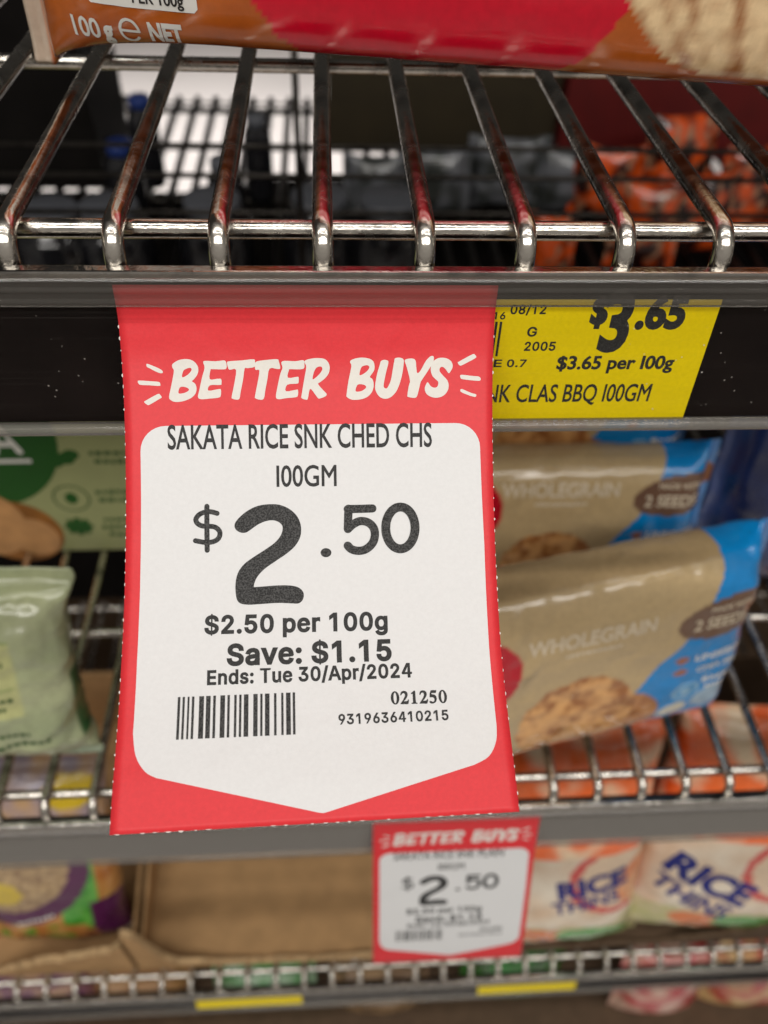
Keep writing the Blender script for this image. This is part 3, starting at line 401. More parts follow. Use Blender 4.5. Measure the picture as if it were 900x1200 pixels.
def humanist(text, x0, x1, base, cap, bold=0, slope=0):
    """Blender's built-in face"""
    c = bpy.data.curves.new('text', 'FONT'); c.body = text; c.resolution_u = 4
    bm = from_curve(c)
    if bold: embolden(bm, bold)
    for v in bm.verts: v.co.y /= CAPH
    width_fit(bm, x0, x1, base, base-cap, slope)
    return bm
def _cap():
    c = bpy.data.curves.new('text', 'FONT'); c.body = 'H'
    b = from_curve(c); h = max(v.co.y for v in b.verts); b.free(); return h
CAPH = _cap()
def rect(bm, u0, v0, u1, v1, dz=0):
    bm.faces.new([bm.verts.new(p) for p in ((u0, v0, dz), (u1, v0, dz), (u1, v1, dz), (u0, v1, dz))])
def disc(bm, u, v, ru, rv, dz=0, n=24, rot=0):
    c, s = math.cos(rot), math.sin(rot)
    bm.faces.new([bm.verts.new((u+ru*math.cos(a)*c-rv*math.sin(a)*s, v+ru*math.cos(a)*s+rv*math.sin(a)*c, dz)) for a in [2*PI*i/n for i in range(n)]])
def lay(bm, S, off=.06, step=None, ustep=None):
    """lay a flat drawing (u, v in mm, z = extra height) on the surface S(u, v) -> point, normal"""
    for ax, st in ((1, step), (0, ustep)):
        if not st: continue
        lo = min(v.co[ax] for v in bm.verts); hi = max(v.co[ax] for v in bm.verts)
        x = math.ceil(lo/st)*st
        while x < hi:
            no = Vector((0, 0, 0)); no[ax] = 1; co = Vector((0, 0, 0)); co[ax] = x
            bmesh.ops.bisect_plane(bm, geom=list(bm.verts)+list(bm.edges)+list(bm.faces), dist=1e-6, plane_co=co, plane_no=no)
            x += st
    for v in bm.verts:
        p, n = S(v.co.x, v.co.y)
        v.co = p + n*((off+v.co.z)/1000)
    bm.normal_update()
    for f in bm.faces:
        p, n = f.calc_center_median(), f.normal
        if n.dot(CAM-p) < 0 and not S.__name__ == 'local': f.normal_flip()
    return bm

def serif_digits(text, x0, x1, base, cap):
    bm = bmesh.new(); x = 0
    for ch in text:
        if ch == '0':
            o = [(x+250+210*math.cos(a), .5+.52*math.sin(a)) for a in [2*PI*i/24 for i in range(24)]]
            h = [(x+250+95*math.cos(a), .5+.47*math.sin(a)) for a in [2*PI*i/24 for i in range(24)]]
            join(bm, fill([[(p[0], p[1]*500) for p in o], [(p[0], p[1]*500) for p in h]]))
        elif ch == '1':
            join(bm, fill([[(x+190, 30), (x+190, 420), (x+110, 395), (x+110, 420), (x+260, 510), (x+310, 510), (x+310, 30), (x+390, 15), (x+390, 0), (x+110, 0), (x+110, 15)]]))
        elif ch == '2':
            join(bm, fill([catmull([(x+50, 370), (x+80, 460), (x+160, 508), (x+270, 510), (x+370, 470), (x+405, 380), (x+370, 280), (x+260, 160), (x+175, 90), (x+330, 92), (x+400, 110), (x+430, 150), (x+450, 145), (x+410, 0), (x+230, 0), (x+50, 0), (x+50, 25), (x+180, 160), (x+270, 290), (x+285, 370), (x+255, 430), (x+190, 445), (x+120, 420), (x+75, 360)], True, 2)]))
        elif ch == '5':
            join(bm, fill([catmull([(x+150, 500), (x+400, 500), (x+430, 515), (x+395, 420), (x+180, 420), (x+160, 350), (x+280, 335), (x+380, 280), (x+420, 180), (x+380, 70), (x+270, 0), (x+130, -10), (x+55, 30), (x+70, 75), (x+130, 65), (x+210, 30), (x+290, 60), (x+320, 140), (x+290, 215), (x+200, 250), (x+75, 255)], True, 2)]))
        x += 500
    embolden(bm, 14)
    for v in bm.verts: v.co.y /= 500
    width_fit(bm, x0, x1, base, base-cap)
    return bm

# ------------------------------------------------------------------ floor
bm = bmesh.new()
bm.faces.new([bm.verts.new(p) for p in ((-9, -4, -1.3), (9, -4, -1.3), (9, 14, -1.3), (-9, 14, -1.3))])
tag(obj('floor', bm, M['floor']), kind='structure')

# ------------------------------------------------------------------ wire shelves
RW = .0026
def wire_bm(depth, RW=RW):
    bm = bmesh.new()
    pts = [(0, depth, 0)] + [(0, depth*k/6, 0) for k in range(5, 0, -1)] + [(0, .0075, 0)]
    for k in range(1, 7):
        a = PI/2*k/6
        pts.append((0, .0065-.0065*math.sin(a), -.0065+.0065*math.cos(a)))
    pts.append((0, 0, -.0105))
    return tube(bm, pts, RW, 16)
WIRE = {}
def wire_shelf(loc, xs, depth, label, crosses, x0, x1, flip=False, mat='wire'):
    t = empty('wire_shelf', loc)
    if flip: t.rotation_euler = (0, 0, PI)
    tag(t, label, 'wire shelf', 'chrome wire shelves')
    if depth not in WIRE:
        w = obj('wire', wire_bm(depth, .0044 if mat == 'far_wire_shaded' else RW), M[mat], t, True); WIRE[depth] = w
        w.location = (xs[0], 0, 0); rest = xs[1:]
    else: rest = xs
    for x in rest: copy_part(WIRE[depth], t, (x, 0, 0))
    for y, r in crosses:
        bm = bmesh.new()
        n = 12
        tube(bm, [(x0+(x1-x0)*i/n, y, -RW-r+.0003) for i in range(n+1)], r, 16)
        obj('cross_wire', bm, M[mat], t, True)
    bm = box(bmesh.new(), (x0, -.0056, -.0094), (x1, -.0022, -.0071))
    bevel(bm, .0006, 2)
    obj('front_rail', bm, M['rail'], t)
    return t
def holder(loc, x0, x1, label, win='window'):
    """the price strip clipped under a shelf edge: dark back, clear window, ridged clear top band, rounded bottom lip"""
    t = empty('label_holder', loc)
    tag(t, label, 'label holder', 'price strips along the shelf edges')
    tilt = lambda z: -(-.0114-z)*math.tan(math.radians(3))      # the strip leans out towards its foot
    zs = [-.0100, -.0200, -.0300, -.0420, -.0545]
    prof = [(tilt(z)-.0012, z) for z in zs] + [(tilt(z)+.0012, z) for z in zs[::-1]]
    obj('backing_strip', extrude_x(bmesh.new(), prof, x0, x1), M['backing'], t)
    zs = [-.0165, -.0280, -.0400, -.0530]
    prof = [(tilt(z)-.0038, z) for z in zs] + [(tilt(z)-.0034, z) for z in zs[::-1]]
    obj('clear_window', extrude_x(bmesh.new(), prof, x0, x1), M[win], t)
    # ridged band
    front = [(-.0056, -.0080)]
    z = -.0083; y = -.0066
    for h, d in ((.0013, .0007), (.0010, .0001), (.0014, .0009), (.0015, .0001), (.0015, .0010), (.0007, .0001)):
        front += [(y-.0001, z), (y-d, z-h*.35), (y-d, z-h*.65), (y-.0001, z-h*.95)]
        z -= h; y -= .00012
    back = [(y+.0009, z), (-.0058, -.0088)]
    obj('ridged_band', extrude_x(bmesh.new(), front+back, x0, x1), M['band'], t)
    # bottom lip
    y = tilt(-.0545); lip = []
    for a in range(0, 360, 30):
        lip.append((y-.0034+.0021*math.cos(math.radians(a)), -.0553+.0019*math.sin(math.radians(a))))
    obj('bottom_lip', extrude_x(bmesh.new(), lip, x0, x1), M['lip'], t, True)
    return t
S0 = .025
XA, XB = -.36, .44
S2 = (0, .0146, -.3339); S3 = (0, .0296, -.7232)
top_shelf = wire_shelf((0, 0, 0), [S0*k for k in range(-9, 13)], .43,
    'topmost chrome wire shelf, carrying the orange and red cracker bag', [(.0112, .0025), (.131, .0024), (.28, .0024), (.425, .0025)], XA, XB)
mid_shelf = wire_shelf(S2, [-.1539+S0*k for k in range(-8, 24)], .43,
    'chrome wire shelf under the wholegrain packs and the pale green bag', [(.0112, .0025), (.118, .0024), (.28, .0024), (.425, .0025)], -.40, .46)
low_shelf = wire_shelf(S3, [-.2805+S0*k for k in range(-8, 36)], .43,
    'lowest chrome wire shelf, under the torn cardboard trays', [(.0112, .0025), (.118, .0024), (.28, .0024), (.425, .0025)], -.52, .66)
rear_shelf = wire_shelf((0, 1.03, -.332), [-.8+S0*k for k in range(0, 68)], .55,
    'blurred far wire shelf beyond the rack, with dark bottles on it', [(.03, .004), (.15, .004), (.30, .003), (.54, .003)], -.85, .95, True, 'far_wire_shaded')
holder((0, 0, 0), XA, XB, 'clear plastic price strip holding the large red tag and the yellow price label')
holder(S2, -.40, .46, 'grey blurred price strip below the wholegrain packs, small red tag hanging from it', 'window_sheen')
holder(S3, -.52, .66, 'blurred price strip at the very bottom with small yellow labels in it')

# ------------------------------------------------------------------ promotional tags
def tag_surface(prof, xl, origin=(0, 0, 0)):
    """sheet hung from a strip: profile (y, z) in mm, left edge x(f) in mm"""
    arc = [0]
    for a, b in zip(prof, prof[1:]): arc.append(arc[-1]+math.hypot(b[0]-a[0], b[1]-a[1]))
    L = arc[-1]; n = len(prof)
    tang = []
    for i in range(n):
        a, b = prof[max(i-1, 0)], prof[min(i+1, n-1)]
        d = math.hypot(b[0]-a[0], b[1]-a[1]); tang.append(((b[0]-a[0])/d, (b[1]-a[1])/d))
    def S(u, v):
        v = min(max(v, -1), L+3)
        i = 0
        while i < n-2 and arc[i+1] < v: i += 1
        h = arc[i+1]-arc[i]; t = (v-arc[i])/h
        # cubic through the joints
        h00, h10, h01, h11 = 2*t**3-3*t*t+1, t**3-2*t*t+t, -2*t**3+3*t*t, t**3-t*t
        y = h00*prof[i][0]+h10*h*tang[i][0]+h01*prof[i+1][0]+h11*h*tang[i+1][0]
        z = h00*prof[i][1]+h10*h*tang[i][1]+h01*prof[i+1][1]+h11*h*tang[i+1][1]
        ty = tang[i][0]*(1-t)+tang[i+1][0]*t; tz = tang[i][1]*(1-t)+tang[i+1][1]*t
        d = math.hypot(ty, tz)
        x = xl(max(v, 0)/L) + u
        # paper never hangs perfectly flat
        w = .35*noise.noise(Vector((u*.02, v*.022, 3.1)))*min(1, v/25)
        nrm = Vector((0, tz/d, -ty/d))
        if nrm.y > 0: nrm = -nrm
        return Vector(((x+origin[0])/1000, (y+origin[1])/1000, (z+origin[2])/1000)) + nrm*(w/1000), nrm
    return S, L
def promo_tag(S, L, Wd, skew, label, line1, name1=('SAKATA RICE SNK CHED CHS', 10.65, 78.3)):
    # card
    bm = bmesh.new(); nu, nv = 40, 90
    vb = lambda u: L - .2 - skew*u/Wd
    for off, flip in ((0, False), (-.28, True)):
        g = []
        for i in range(nu+1):
            col = []
            for j in range(nv+1):
                u = Wd*i/nu; p, n = S(u, vb(u)*j/nv); col.append(bm.verts.new(p+n*(off/1000)))
            g.append(col)
        for i in range(nu):
            for j in range(nv):
                q = (g[i][j], g[i][j+1], g[i+1][j+1], g[i+1][j])
                bm.faces.new(q[::-1] if flip else q)
        if not flip: f = g
    n = nu
    for a, b in zip([(i, 0) for i in range(nu)]+[(nu, j) for j in range(nv)]+[(i, nv) for i in range(nu, 0, -1)]+[(0, j) for j in range(nv, 0, -1)],
                    [(i, 0) for i in range(1, nu+1)]+[(nu, j) for j in range(1, nv+1)]+[(i, nv) for i in range(nu-1, -1, -1)]+[(0, j) for j in range(nv-1, -1, -1)]):
        bm.faces.new((f[a[0]][a[1]], f[b[0]][b[1]], g[b[0]][b[1]], g[a[0]][a[1]]))
    bmesh.ops.recalc_face_normals(bm, faces=list(bm.faces))
    for q in bm.faces: q.smooth = True
    card = obj('price_tag', bm, M['red'])
    tag(card, label, 'price tag', 'red promotional tags hanging from the shelf edges')
    # white panel: rounded top corners, pointed foot
    tl, tr = 35.45, 35.35
    def corner(cx, cy, r, a0, a1, k=8): return [(cx+r*math.cos(math.radians(a0+(a1-a0)*i/k)), cy+r*math.sin(math.radians(a0+(a1-a0)*i/k))) for i in range(k+1)]
    pl = corner(10.2, 41.8, 6.4, 180, 270) + corner(84.5, 41.7, 6.4, 270, 360)
    pl += [(91.4, 67)] + catmull([(91.1, 112.0), (90.6, 116.2), (88.4, 119.9), (84.6, 121.8)], False, 4)
    pl += catmull([(49.6, 131.1), (48.3, 131.35), (46.9, 131.1)], False, 3)
    pl += catmull([(9.9, 122.3), (7.2, 120.8), (4.8, 117.2), (3.8, 112.0)], False, 4) + [(3.8, 67)]
    obj('white_panel', lay(fill([pl]), S, .05, 1.5, 4), M['white'], card)
    # headline
    bm = bmesh.new()
    for k, loops in enumerate(ART['headline']):
        join(bm, fill([catmull([(x/100, y/100) for x, y in q], True, 3) for q in loops]), .004*k)
    head = obj('headline_lettering', lay(bm, S, .06, 1.5, 4), M['offwhite'], card)
    for q in ART['burst']:
        obj('burst_mark', lay(fill([catmull([(x/100, y/100) for x, y in q[0]], True, 3)]), S, .06, 1.5, 4), M['offwhite'], head)
    # product name
    bm = humanist(name1[0], name1[1], name1[2], 41.3, 6.0, .014)
    join(bm, humanist(line1, 38.05, 53.45, 51.2, 5.3, .012))
    obj('product_lettering', lay(bm, S, .12, 1.5, 4), M['ink'], card)
    # price
    bm = bmesh.new()
    join(bm, fill([catmull([(x/100, y/100) for x, y in ART['two'][0][0]], True, 4)]))
    for k, q in enumerate(ART['price']): ribbon(bm, [(x/100, y/100) for x, y in q[1:]], q[0]/100, .02+.014*k)
    join(bm, fill([[(x/100, y/100) for x, y in ART['dot'][0][0]]]))
    obj('price_lettering', lay(bm, S, .12, 1.0, 4), M['toner'], card)
    # small print
    bm = sans('$2.50 per 100g', 19.94, 65.75, 88.45, 4.75, 30)
    join(bm, sans('Save: $1.15', 25.6, 66.5, 96.4, 5.5, 32, -.006))
    join(bm, sans('Ends: Tue 30/Apr/2024', 20.9, 71.3, 100.95, 3.65, 28, -.011))
    join(bm, serif_digits('021250', 65.65, 79.55, 106.8, 3.0))
    join(bm, sans('9319636410215', 52.65, 79.5, 111.4, 2.55, 24, -.012))
    obj('small_print', lay(bm, S, .12, 1.5, 4), M['ink'], card)
    bm = bmesh.new()
    for a, b in ((13.99, 14.61), (15.15, 15.69), (16.35, 16.81), (17.39, 17.97), (19.13, 20.29), (20.8, 21.88), (22.5, 23.12), (24.21, 25.34), (25.92, 26.5), (27.56, 28.14), (28.76, 29.31), (29.89, 30.99), (32.16, 33.21), (33.84, 34.38), (34.97, 36.07), (37.16, 37.75), (38.89, 39.44), (40.07, 41.17), (41.68, 42.27)):
        rect(bm, a, 103.6-.012*(a-14), b, 113.7-.012*(a-14))
    obj('barcode', lay(bm, S, .12, 1.5, 4), M['toner'], card)
    # torn nibs along the perforated edges
    bm = bmesh.new(); rng = random.Random(5)
    def nib(u, v, du, dv, w):
        if rng.random() < .18: return
        a = rng.uniform(.08, .30)
        s = -1 if du == 0 and u < 1 else 1
        pts = [(-w, -.04), (-w*.5, a*.8), (w*.1, a), (w*.6, a*.7), (w, -.04), (0, -.05)]
        out = []
        for t, d in pts:
            if du == 0: out.append(bm.verts.new((u+s*d, v+t, 0)))
            else: out.append(bm.verts.new((u+t, v+d, 0)))
        bm.faces.new(out)
    v = 10.5
    while v < L-2.5:
        nib(.02, v+rng.uniform(-.3, .3), 0, 1, rng.uniform(.22, .55)); nib(Wd-.02, v+rng.uniform(-.3, .3), 0, 1, rng.uniform(.22, .55)); v += 2.95
    u = 1.5
    while u < Wd-1: nib(u+rng.uniform(-.3, .3), vb(u)-.02, 1, 0, rng.uniform(.3, .8)); u += 2.95
    obj('perforated_edge', lay(bm, S, .03), M['torn'], card)
    return card
PROF1 = [(-4.6, -11.3), (-5.1, -16.0), (-6.0, -20.0), (-7.6, -23.3), (-10.2, -28.1), (-13.6, -33.0), (-17.4, -37.7), (-21.4, -42.1), (-25.7, -46.4), (-30.1, -50.6), (-34.6, -54.7), (-39.3, -58.6), (-44.0, -62.4), (-48.9, -66.0), (-53.8, -69.4), (-58.9, -72.5), (-64.0, -75.4), (-69.2, -78.0), (-74.5, -80.4), (-79.8, -82.5), (-85.1, -84.35), (-90.3, -86.1), (-95.4, -87.8), (-100.3, -89.7), (-105.2, -91.7)]
S_1, L_1 = tag_surface(PROF1, lambda f: -50.9 if f < .7 else -50.9+.7*(f-.7)/.3)
promo_tag(S_1, L_1, 94.25, 1.65, 'large red and white price tag in sharp focus, curling out from the upper strip', 'I00GM')
PROF2 = [(10.0, -345.3), (9.3, -351.0), (8.6, -356.5), (7.2, -365.0), (4.6, -374.0), (1.6, -384.0), (-2.0, -395.0), (-6.2, -407.0), (-10.8, -420.5), (-15.0, -433.0), (-19.4, -446.5), (-23.4, -460.5), (-27.4, -477.0)]
S_2, L_2 = tag_surface(PROF2, lambda f: 21.0+1.4*f)
promo_tag(S_2, L_2, 94.25, .3, 'small blurred red and white price tag hanging from the strip below the large tag', 'I00GM', ('SAKATA RICE SNK PLAIN', 12, 76))

# ------------------------------------------------------------------ yellow shelf labels
def shelf_label(x0, x1, v0, v1, org, label):
    ct, st = math.cos(math.radians(3)), math.sin(math.radians(3))
    def S(u, v): return Vector((org[0]+u/1000, org[1]-.0025-st*v/1000, org[2]-.0114-ct*v/1000)), Vector((0, -ct, st))
    bm = bmesh.new()
    g = [[bm.verts.new(S(x0+(x1-x0)*i/20, v0+(v1-v0)*j/10)[0]+S(0, 0)[1]*o) for i in range(21) for j in range(11)] for o in (.0001, -.0001)]
    for k in (0, 1):
        for i in range(20):
            for j in range(10):
                q = [g[k][i*11+j], g[k][i*11+j+1], g[k][(i+1)*11+j+1], g[k][(i+1)*11+j]]
                bm.faces.new(q if k == 0 else q[::-1])
    bmesh.ops.bridge_loops(bm, edges=[e for e in bm.edges if e.is_boundary])
    o = obj('shelf_label', bm, M['yellow'])
    tag(o, label, 'shelf label', 'yellow price labels in the strips')
    return o, S
lab, S_Y = shelf_label(8, 102.9, 4.9, 43.0, (0, 0, 0), 'sharp yellow price label reading $3.65, beside the large red tag')
bm = humanist('3', 72.6, 80.3, 19.6, 16.4, .035)
join(bm, humanist('.65', 81.4, 94.4, 12.9, 8.6, .05)); join(bm, humanist('$', 69.0, 73.6, 11.6, 7.2, .05))
join(bm, humanist('$3.65 per I00g', 62.7, 95.2, 25.7, 3.95, .03))
join(bm, sans('G', 53.1, 55.7, 15.6, 2.9, 24)); join(bm, sans('2005', 53.0, 61.4, 19.95, 2.8, 24))
join(bm, sans('E', 45.4, 47.6, 25, 2.4, 22)); join(bm, sans('0.7', 49.0, 54.3, 25, 2.4, 22))
join(bm, sans('16', 43.6, 46.7, 10.5, 2.1, 22)); join(bm, sans('08/12', 47.8, 57.1, 9.0, 2.7, 22))
obj('price_lettering', lay(bm, S_Y, .17), M['ink'], lab)
bm = humanist('NK CLAS BBQ I00GM', 44.4, 91.1, 36.5, 5.7, .012)
obj('product_lettering', lay(bm, S_Y, .17), M['ink'], lab)
bm = bmesh.new()
for x in (36.0, 37.4, 39.0, 40.1, 41.8, 43.3, 44.3, 45.5): rect(bm, x, 11.2, x+.62, 21.6)
obj('barcode', lay(bm, S_Y, .17), M['ink'], lab)
bm = bmesh.new(); rng = random.Random(3)
x = 9.5
while x < 102:
    k = [bm.verts.new(p) for p in ((x-.7, 42.9, 0), (x+.7, 42.9, 0), (x+.3, 43.0+rng.uniform(.2, .5), 0), (x-.4, 43.3, 0))]
    bm.faces.new(k); x += 2.95
obj('perforated_edge', lay(bm, S_Y, .12), M['torn'], lab)
def hanging_label(x0, x1, prof, label):
    S, L = tag_surface(prof, lambda f: x0)
    bm = bmesh.new(); W = x1-x0
    g = [[[bm.verts.new(S(W*i/16, (L-.1)*j/8)[0]+S(W*i/16, L*j/8)[1]*o) for j in range(9)] for i in range(17)] for o in (.0001, -.0001)]
    for k in (0, 1):
        for i in range(16):
            for j in range(8):
                q = [g[k][i][j], g[k][i][j+1], g[k][i+1][j+1], g[k][i+1][j]]
                bm.faces.new(q if k == 0 else q[::-1])
    bmesh.ops.bridge_loops(bm, edges=[e for e in bm.edges if e.is_boundary])
    tag(obj('shelf_label', bm, M['yellow']), label, 'shelf label', 'yellow price labels in the strips')
PROFY = [(22.8, -740.0), (22.0, -746), (21.0, -751), (20.4, -753.5), (20.0, -755)]
hanging_label(-127, -33, PROFY, 'left of the two small yellow labels hanging from the bottom strip')
hanging_label(127, 218, PROFY, 'right of the two small yellow labels hanging from the bottom strip')
a = at(612, 990, y=.006)
shelf_label(a.x*1000-4, a.x*1000+13.5, 5, 40, S2, 'sliver of yellow label showing beside the small blurred red tag')

# ------------------------------------------------------------------ packets
def carton(name, lo, hi, mat, paint=None, n=90):
    bm = bmesh.new()
    box(bm, lo, hi); bevel(bm, .0012, 2)
    return obj(name, bm, mat)
M['card'] = plain('brown_cardboard', srgb(176, 140, 98), .75, .12, 50, .15, 0, .0006)
def pouch(name, mat, Lm, B, T, paint, vertical=False, na=110, ns=130, expo=3.0, endk=5, seal=7, wr=.9, seed=0, loc=(0, 0, 0), yaw=0, lean=0, roll=0, taper=.9, endw=1.1):
    """a flow-wrapped packet. a runs along its axis (mm from one end), s round its girth (mm from the middle of the front).
    paint(a, s) gives the printed colour. Returns the object and local(a, s) -> point, normal for lettering."""
    per0 = None; G = []; SS = []
    flat_half = None
    for i in range(na+1):
        a = Lm*i/na; d = min(a, Lm-a)
        q = 0 if d < seal else min(1, (d-seal)/(T*taper))
        f = math.sqrt(max(0, 1-(1-q)**2))
        t = T/2*f+.35
        def ring(bw):
            pts = []
            for k in range(241):
                th = -PI/2 - PI + 2*PI*k/240
                c, s_ = math.cos(th), math.sin(th)
                pts.append((math.copysign(abs(c)**(2/expo), c)*bw, math.copysign(abs(s_)**(2/expo), s_)*t))
            return pts
        P = ring(B/2)
        per = sum(math.hypot(b[0]-a_[0], b[1]-a_[1]) for a_, b in zip(P, P[1:]))
        if per0 is None:
            tt = t; t = T/2+.35; Q = ring(B/2); per0 = sum(math.hypot(b[0]-a_[0], b[1]-a_[1]) for a_, b in zip(Q, Q[1:])); t = tt
        bw = B/2 + (per0-per)/4*.55
        P = ring(bw)
        acc = [0]
        for a_, b in zip(P, P[1:]): acc.append(acc[-1]+math.hypot(b[0]-a_[0], b[1]-a_[1]))
        per = acc[-1]; row = []; ks = 0; srow = []
        for j in range(ns):
            x = per*j/ns
            while acc[ks+1] < x: ks += 1
            u = (x-acc[ks])/(acc[ks+1]-acc[ks])
            pb = P[ks][0]*(1-u)+P[ks+1][0]*u; pn = P[ks][1]*(1-u)+P[ks+1][1]*u
            row.append((pb, pn)); srow.append(x-per/2)
        G.append((a, row, d, f)); SS.append(srow)
    bm = bmesh.new()
    col = []
    verts = []
    for i, (a, row, d, f) in enumerate(G):
        vr = []
        for j, (pb, pn) in enumerate(row):
            nx, ny = pb/(B*.5)**2*2, pn/(T*.5)**2*2
            ln = math.hypot(nx, ny) or 1
            k = wr*(.35+endw*math.exp(-d/16))
            w = k*(noise.noise(Vector((a*.05+seed*7, pb*.045, pn*.07+seed))) + .55*noise.noise(Vector((a*.13, pb*.11+seed*3, pn*.12))) + .5*abs(noise.noise(Vector((a*.035+seed, pb*.16, pn*.1)))))
            pb += nx/ln*w*.6; pn += ny/ln*w
            if d < seal: pn += .3*math.sin(a*2*PI/1.7) + 1.6*noise.noise(Vector((pb*.06, seed*5.3, a*.02)))
            # outward: front is -y
            y = pn
            if vertical: co = (pb/1000, y/1000, a/1000)
            else: co = (a/1000, y/1000, pb/1000)
            vr.append(bm.verts.new(co))
            col.append(paint(a, SS[i][j]))
        verts.append(vr)
    for i in range(na):
        for j in range(ns):
            j2 = (j+1) % ns
            bm.faces.new((verts[i][j], verts[i+1][j], verts[i+1][j2], verts[i][j2]))
    bm.faces.new(verts[0]); bm.faces.new(verts[-1][::-1])
    bmesh.ops.recalc_face_normals(bm, faces=list(bm.faces))
    # rest the lowest point on z = 0 of the leaning frame, front plane at y = 0
    m = Matrix.Rotation(-lean, 4, 'X') @ Matrix.Rotation(roll, 4, 'Y')
    off = Vector((-Lm/2000 if not vertical else 0, T/9000, 0 if vertical else B/2000))
    for v in bm.verts: v.co = v.co+off
    low = min((m @ v.co).z for v in bm.verts)
    pos = [[verts[i][j].co.copy() for j in range(ns)] for i in range(na+1)]
    me = bpy.data.meshes.new(name)
    for f in bm.faces: f.smooth = True
    bm.verts.index_update()
    bm.to_mesh(me); bm.free()
    ca = me.color_attributes.new('print', 'FLOAT_COLOR', 'POINT')
    for k, c in enumerate(col): ca.data[k].color = c
    me.materials.append(mat)
    o = link(bpy.data.objects.new(name, me))
    o.matrix_world = Matrix.Translation(Vector(loc)-Vector((0, 0, low))) @ Matrix.Rotation(yaw, 4, 'Z') @ m
    def local(a, s):
        i = min(max(a/Lm*na, 0), na-1.001); i0 = int(i); u = i-i0
        r = SS[i0]; per = r[1]-r[0]
        j = min(max((s-r[0])/per, 1), ns-3.001); j0 = int(j); w = j-j0
        p = pos[i0][j0]*(1-u)*(1-w)+pos[i0+1][j0]*u*(1-w)+pos[i0][j0+1]*(1-u)*w+pos[i0+1][j0+1]*u*w
        t1 = pos[i0+1][j0]-pos[i0][j0]; t2 = pos[i0][j0+1]-pos[i0][j0]
        n = t1.cross(t2)
        n = n.normalized() if n.length > 1e-12 else Vector((0, -1, 0))
        if n.y > 0 and abs(n.y) > .05: n = -n
        return p, n
    return o, local
def lettering(name, o, local, mat, items, vertical=False, off=.25):
    """items: (text, centre across, centre up, width, cap height, bold, turn) on the packet's front"""
    bm = bmesh.new()
    for it in items:
        text, cx, cy, w, h, bold = it[:6]; turn = it[6] if len(it) > 6 else 0
        b = bmesh.new()
        if callable(text): text(b, w, h)
        else:
            b.free(); b = humanist(text, -w/2, w/2, h/2, h, bold)
        c, s = math.cos(turn), math.sin(turn)
        for v in b.verts:
            x, y = v.co.x, -v.co.y                       # y up
            v.co = (cx+x*c-y*s, cy+x*s+y*c, v.co.z)
        join(bm, b)
    def S(x, y): return local(y, x) if vertical else local(x, y)
    S.__name__ = 'local'
    return obj(name, lay(bm, S, off, 3, 3), mat, o)
def dashes(n):
    """a line of print too small to read"""
    def f(b, w, h):
        r = random.Random(n*7+int(w*10)); x = -w/2
        while x < w/2:
            d = r.uniform(.5, 1.1)*h
            rect(b, x, -h/2*r.uniform(.6, 1), min(x+d, w/2), h/2*r.uniform(.6, 1)); x += d+.28*h
    return f
def pn(a, b, s=.08, k=0): return noise.noise(Vector((a*s+k, b*s, k*1.7)))
def inel(x, y, cx, cy, rx, ry, rot=0):
    c, s = math.cos(rot), math.sin(rot); dx, dy = x-cx, y-cy
    return ((dx*c+dy*s)/rx)**2+((-dx*s+dy*c)/ry)**2
def mixc(a, b, t):
    t = min(max(t, 0), 1); return tuple(a[i]*(1-t)+b[i]*t for i in range(3))+(1,)
def interp(x, xs, ys):
    if x <= xs[0]: return ys[0]
    for a, b, c, d in zip(xs, xs[1:], ys, ys[1:]):
        if x <= b: return c+(d-c)*(x-a)/(b-a)
    return ys[-1]
TAN = srgb(190, 165, 122); BLUE = srgb(0, 134, 206); BLUED = srgb(0, 95, 175); BROWN = srgb(112, 82, 62)
CRK = srgb(226, 170, 106); CRKD = srgb(158, 98, 50); REDC = srgb(190, 8, 35)
def cracker(x, y, k, a=CRK, b=CRKD): return mixc(a, b, .35+1.1*pn(x, y, .16, k)+.6*pn(x, y, .4, k+3))
def grain_paint(L, B, sc=1.1):
    def f(a, s):
        r = (a-L)/sc; v = s+B/2                                # r from the right end, v up from the foot
        edge = interp(v, [-5, 20, 42, 60, 72, 95, 114, 135], [-60, -68, -68, -58, -48, -39, -33, -31]) + (0 if -10 < v < 140 else 0)
        c = BLUE if r > edge else TAN
        if r > -5: c = mixc(BLUED, srgb(120, 160, 200), .25+.5*(int(a/1.2) % 2))
        if inel(r, v, -155, 78, 25, 25) < 1: c = REDC
        if inel(r, v, -38, 33, 7.4, 7.4) < 1: c = srgb(150, 195, 225) if inel(r, v, -38, 33, 5.8, 5.8) > 1 or inel(r, v, -38, 33, 2.5, 4, .5) < 1 else srgb(70, 150, 205)
        if inel(r, v, -42, 17, 8, 5, .4) < 1: c = srgb(215, 210, 190)
        if inel(r, v, -23, 24, 10, 8, .5) < 1: c = srgb(150, 175, 195)
        if inel(r, v, -46, 60, 3.6, 2.4) < 1 or inel(r, v, -45, 50.5, 4, 2.4) < 1: c = srgb(160, 95, 60)
        if inel(r, v, -25, 87, 28, 13.5, .12) < 1: c = BROWN if r < -8 else srgb(140, 85, 50)
        if inel(r, v, -71, 20, 20, 22, .3) < 1: c = cracker(r, v, 5, srgb(190, 130, 75))
        w = 1+.06*pn(r, v, .2, 9)
        if inel(r, v, -98, 30, 31*w, 33*w) < 1: c = cracker(r, v, 2)
        if v > 121 or v < -2: c = mixc(c, srgb(150, 125, 90), .5) if c == TAN else c  # shade put into the tan on the top and foot folds
        return c
    return f
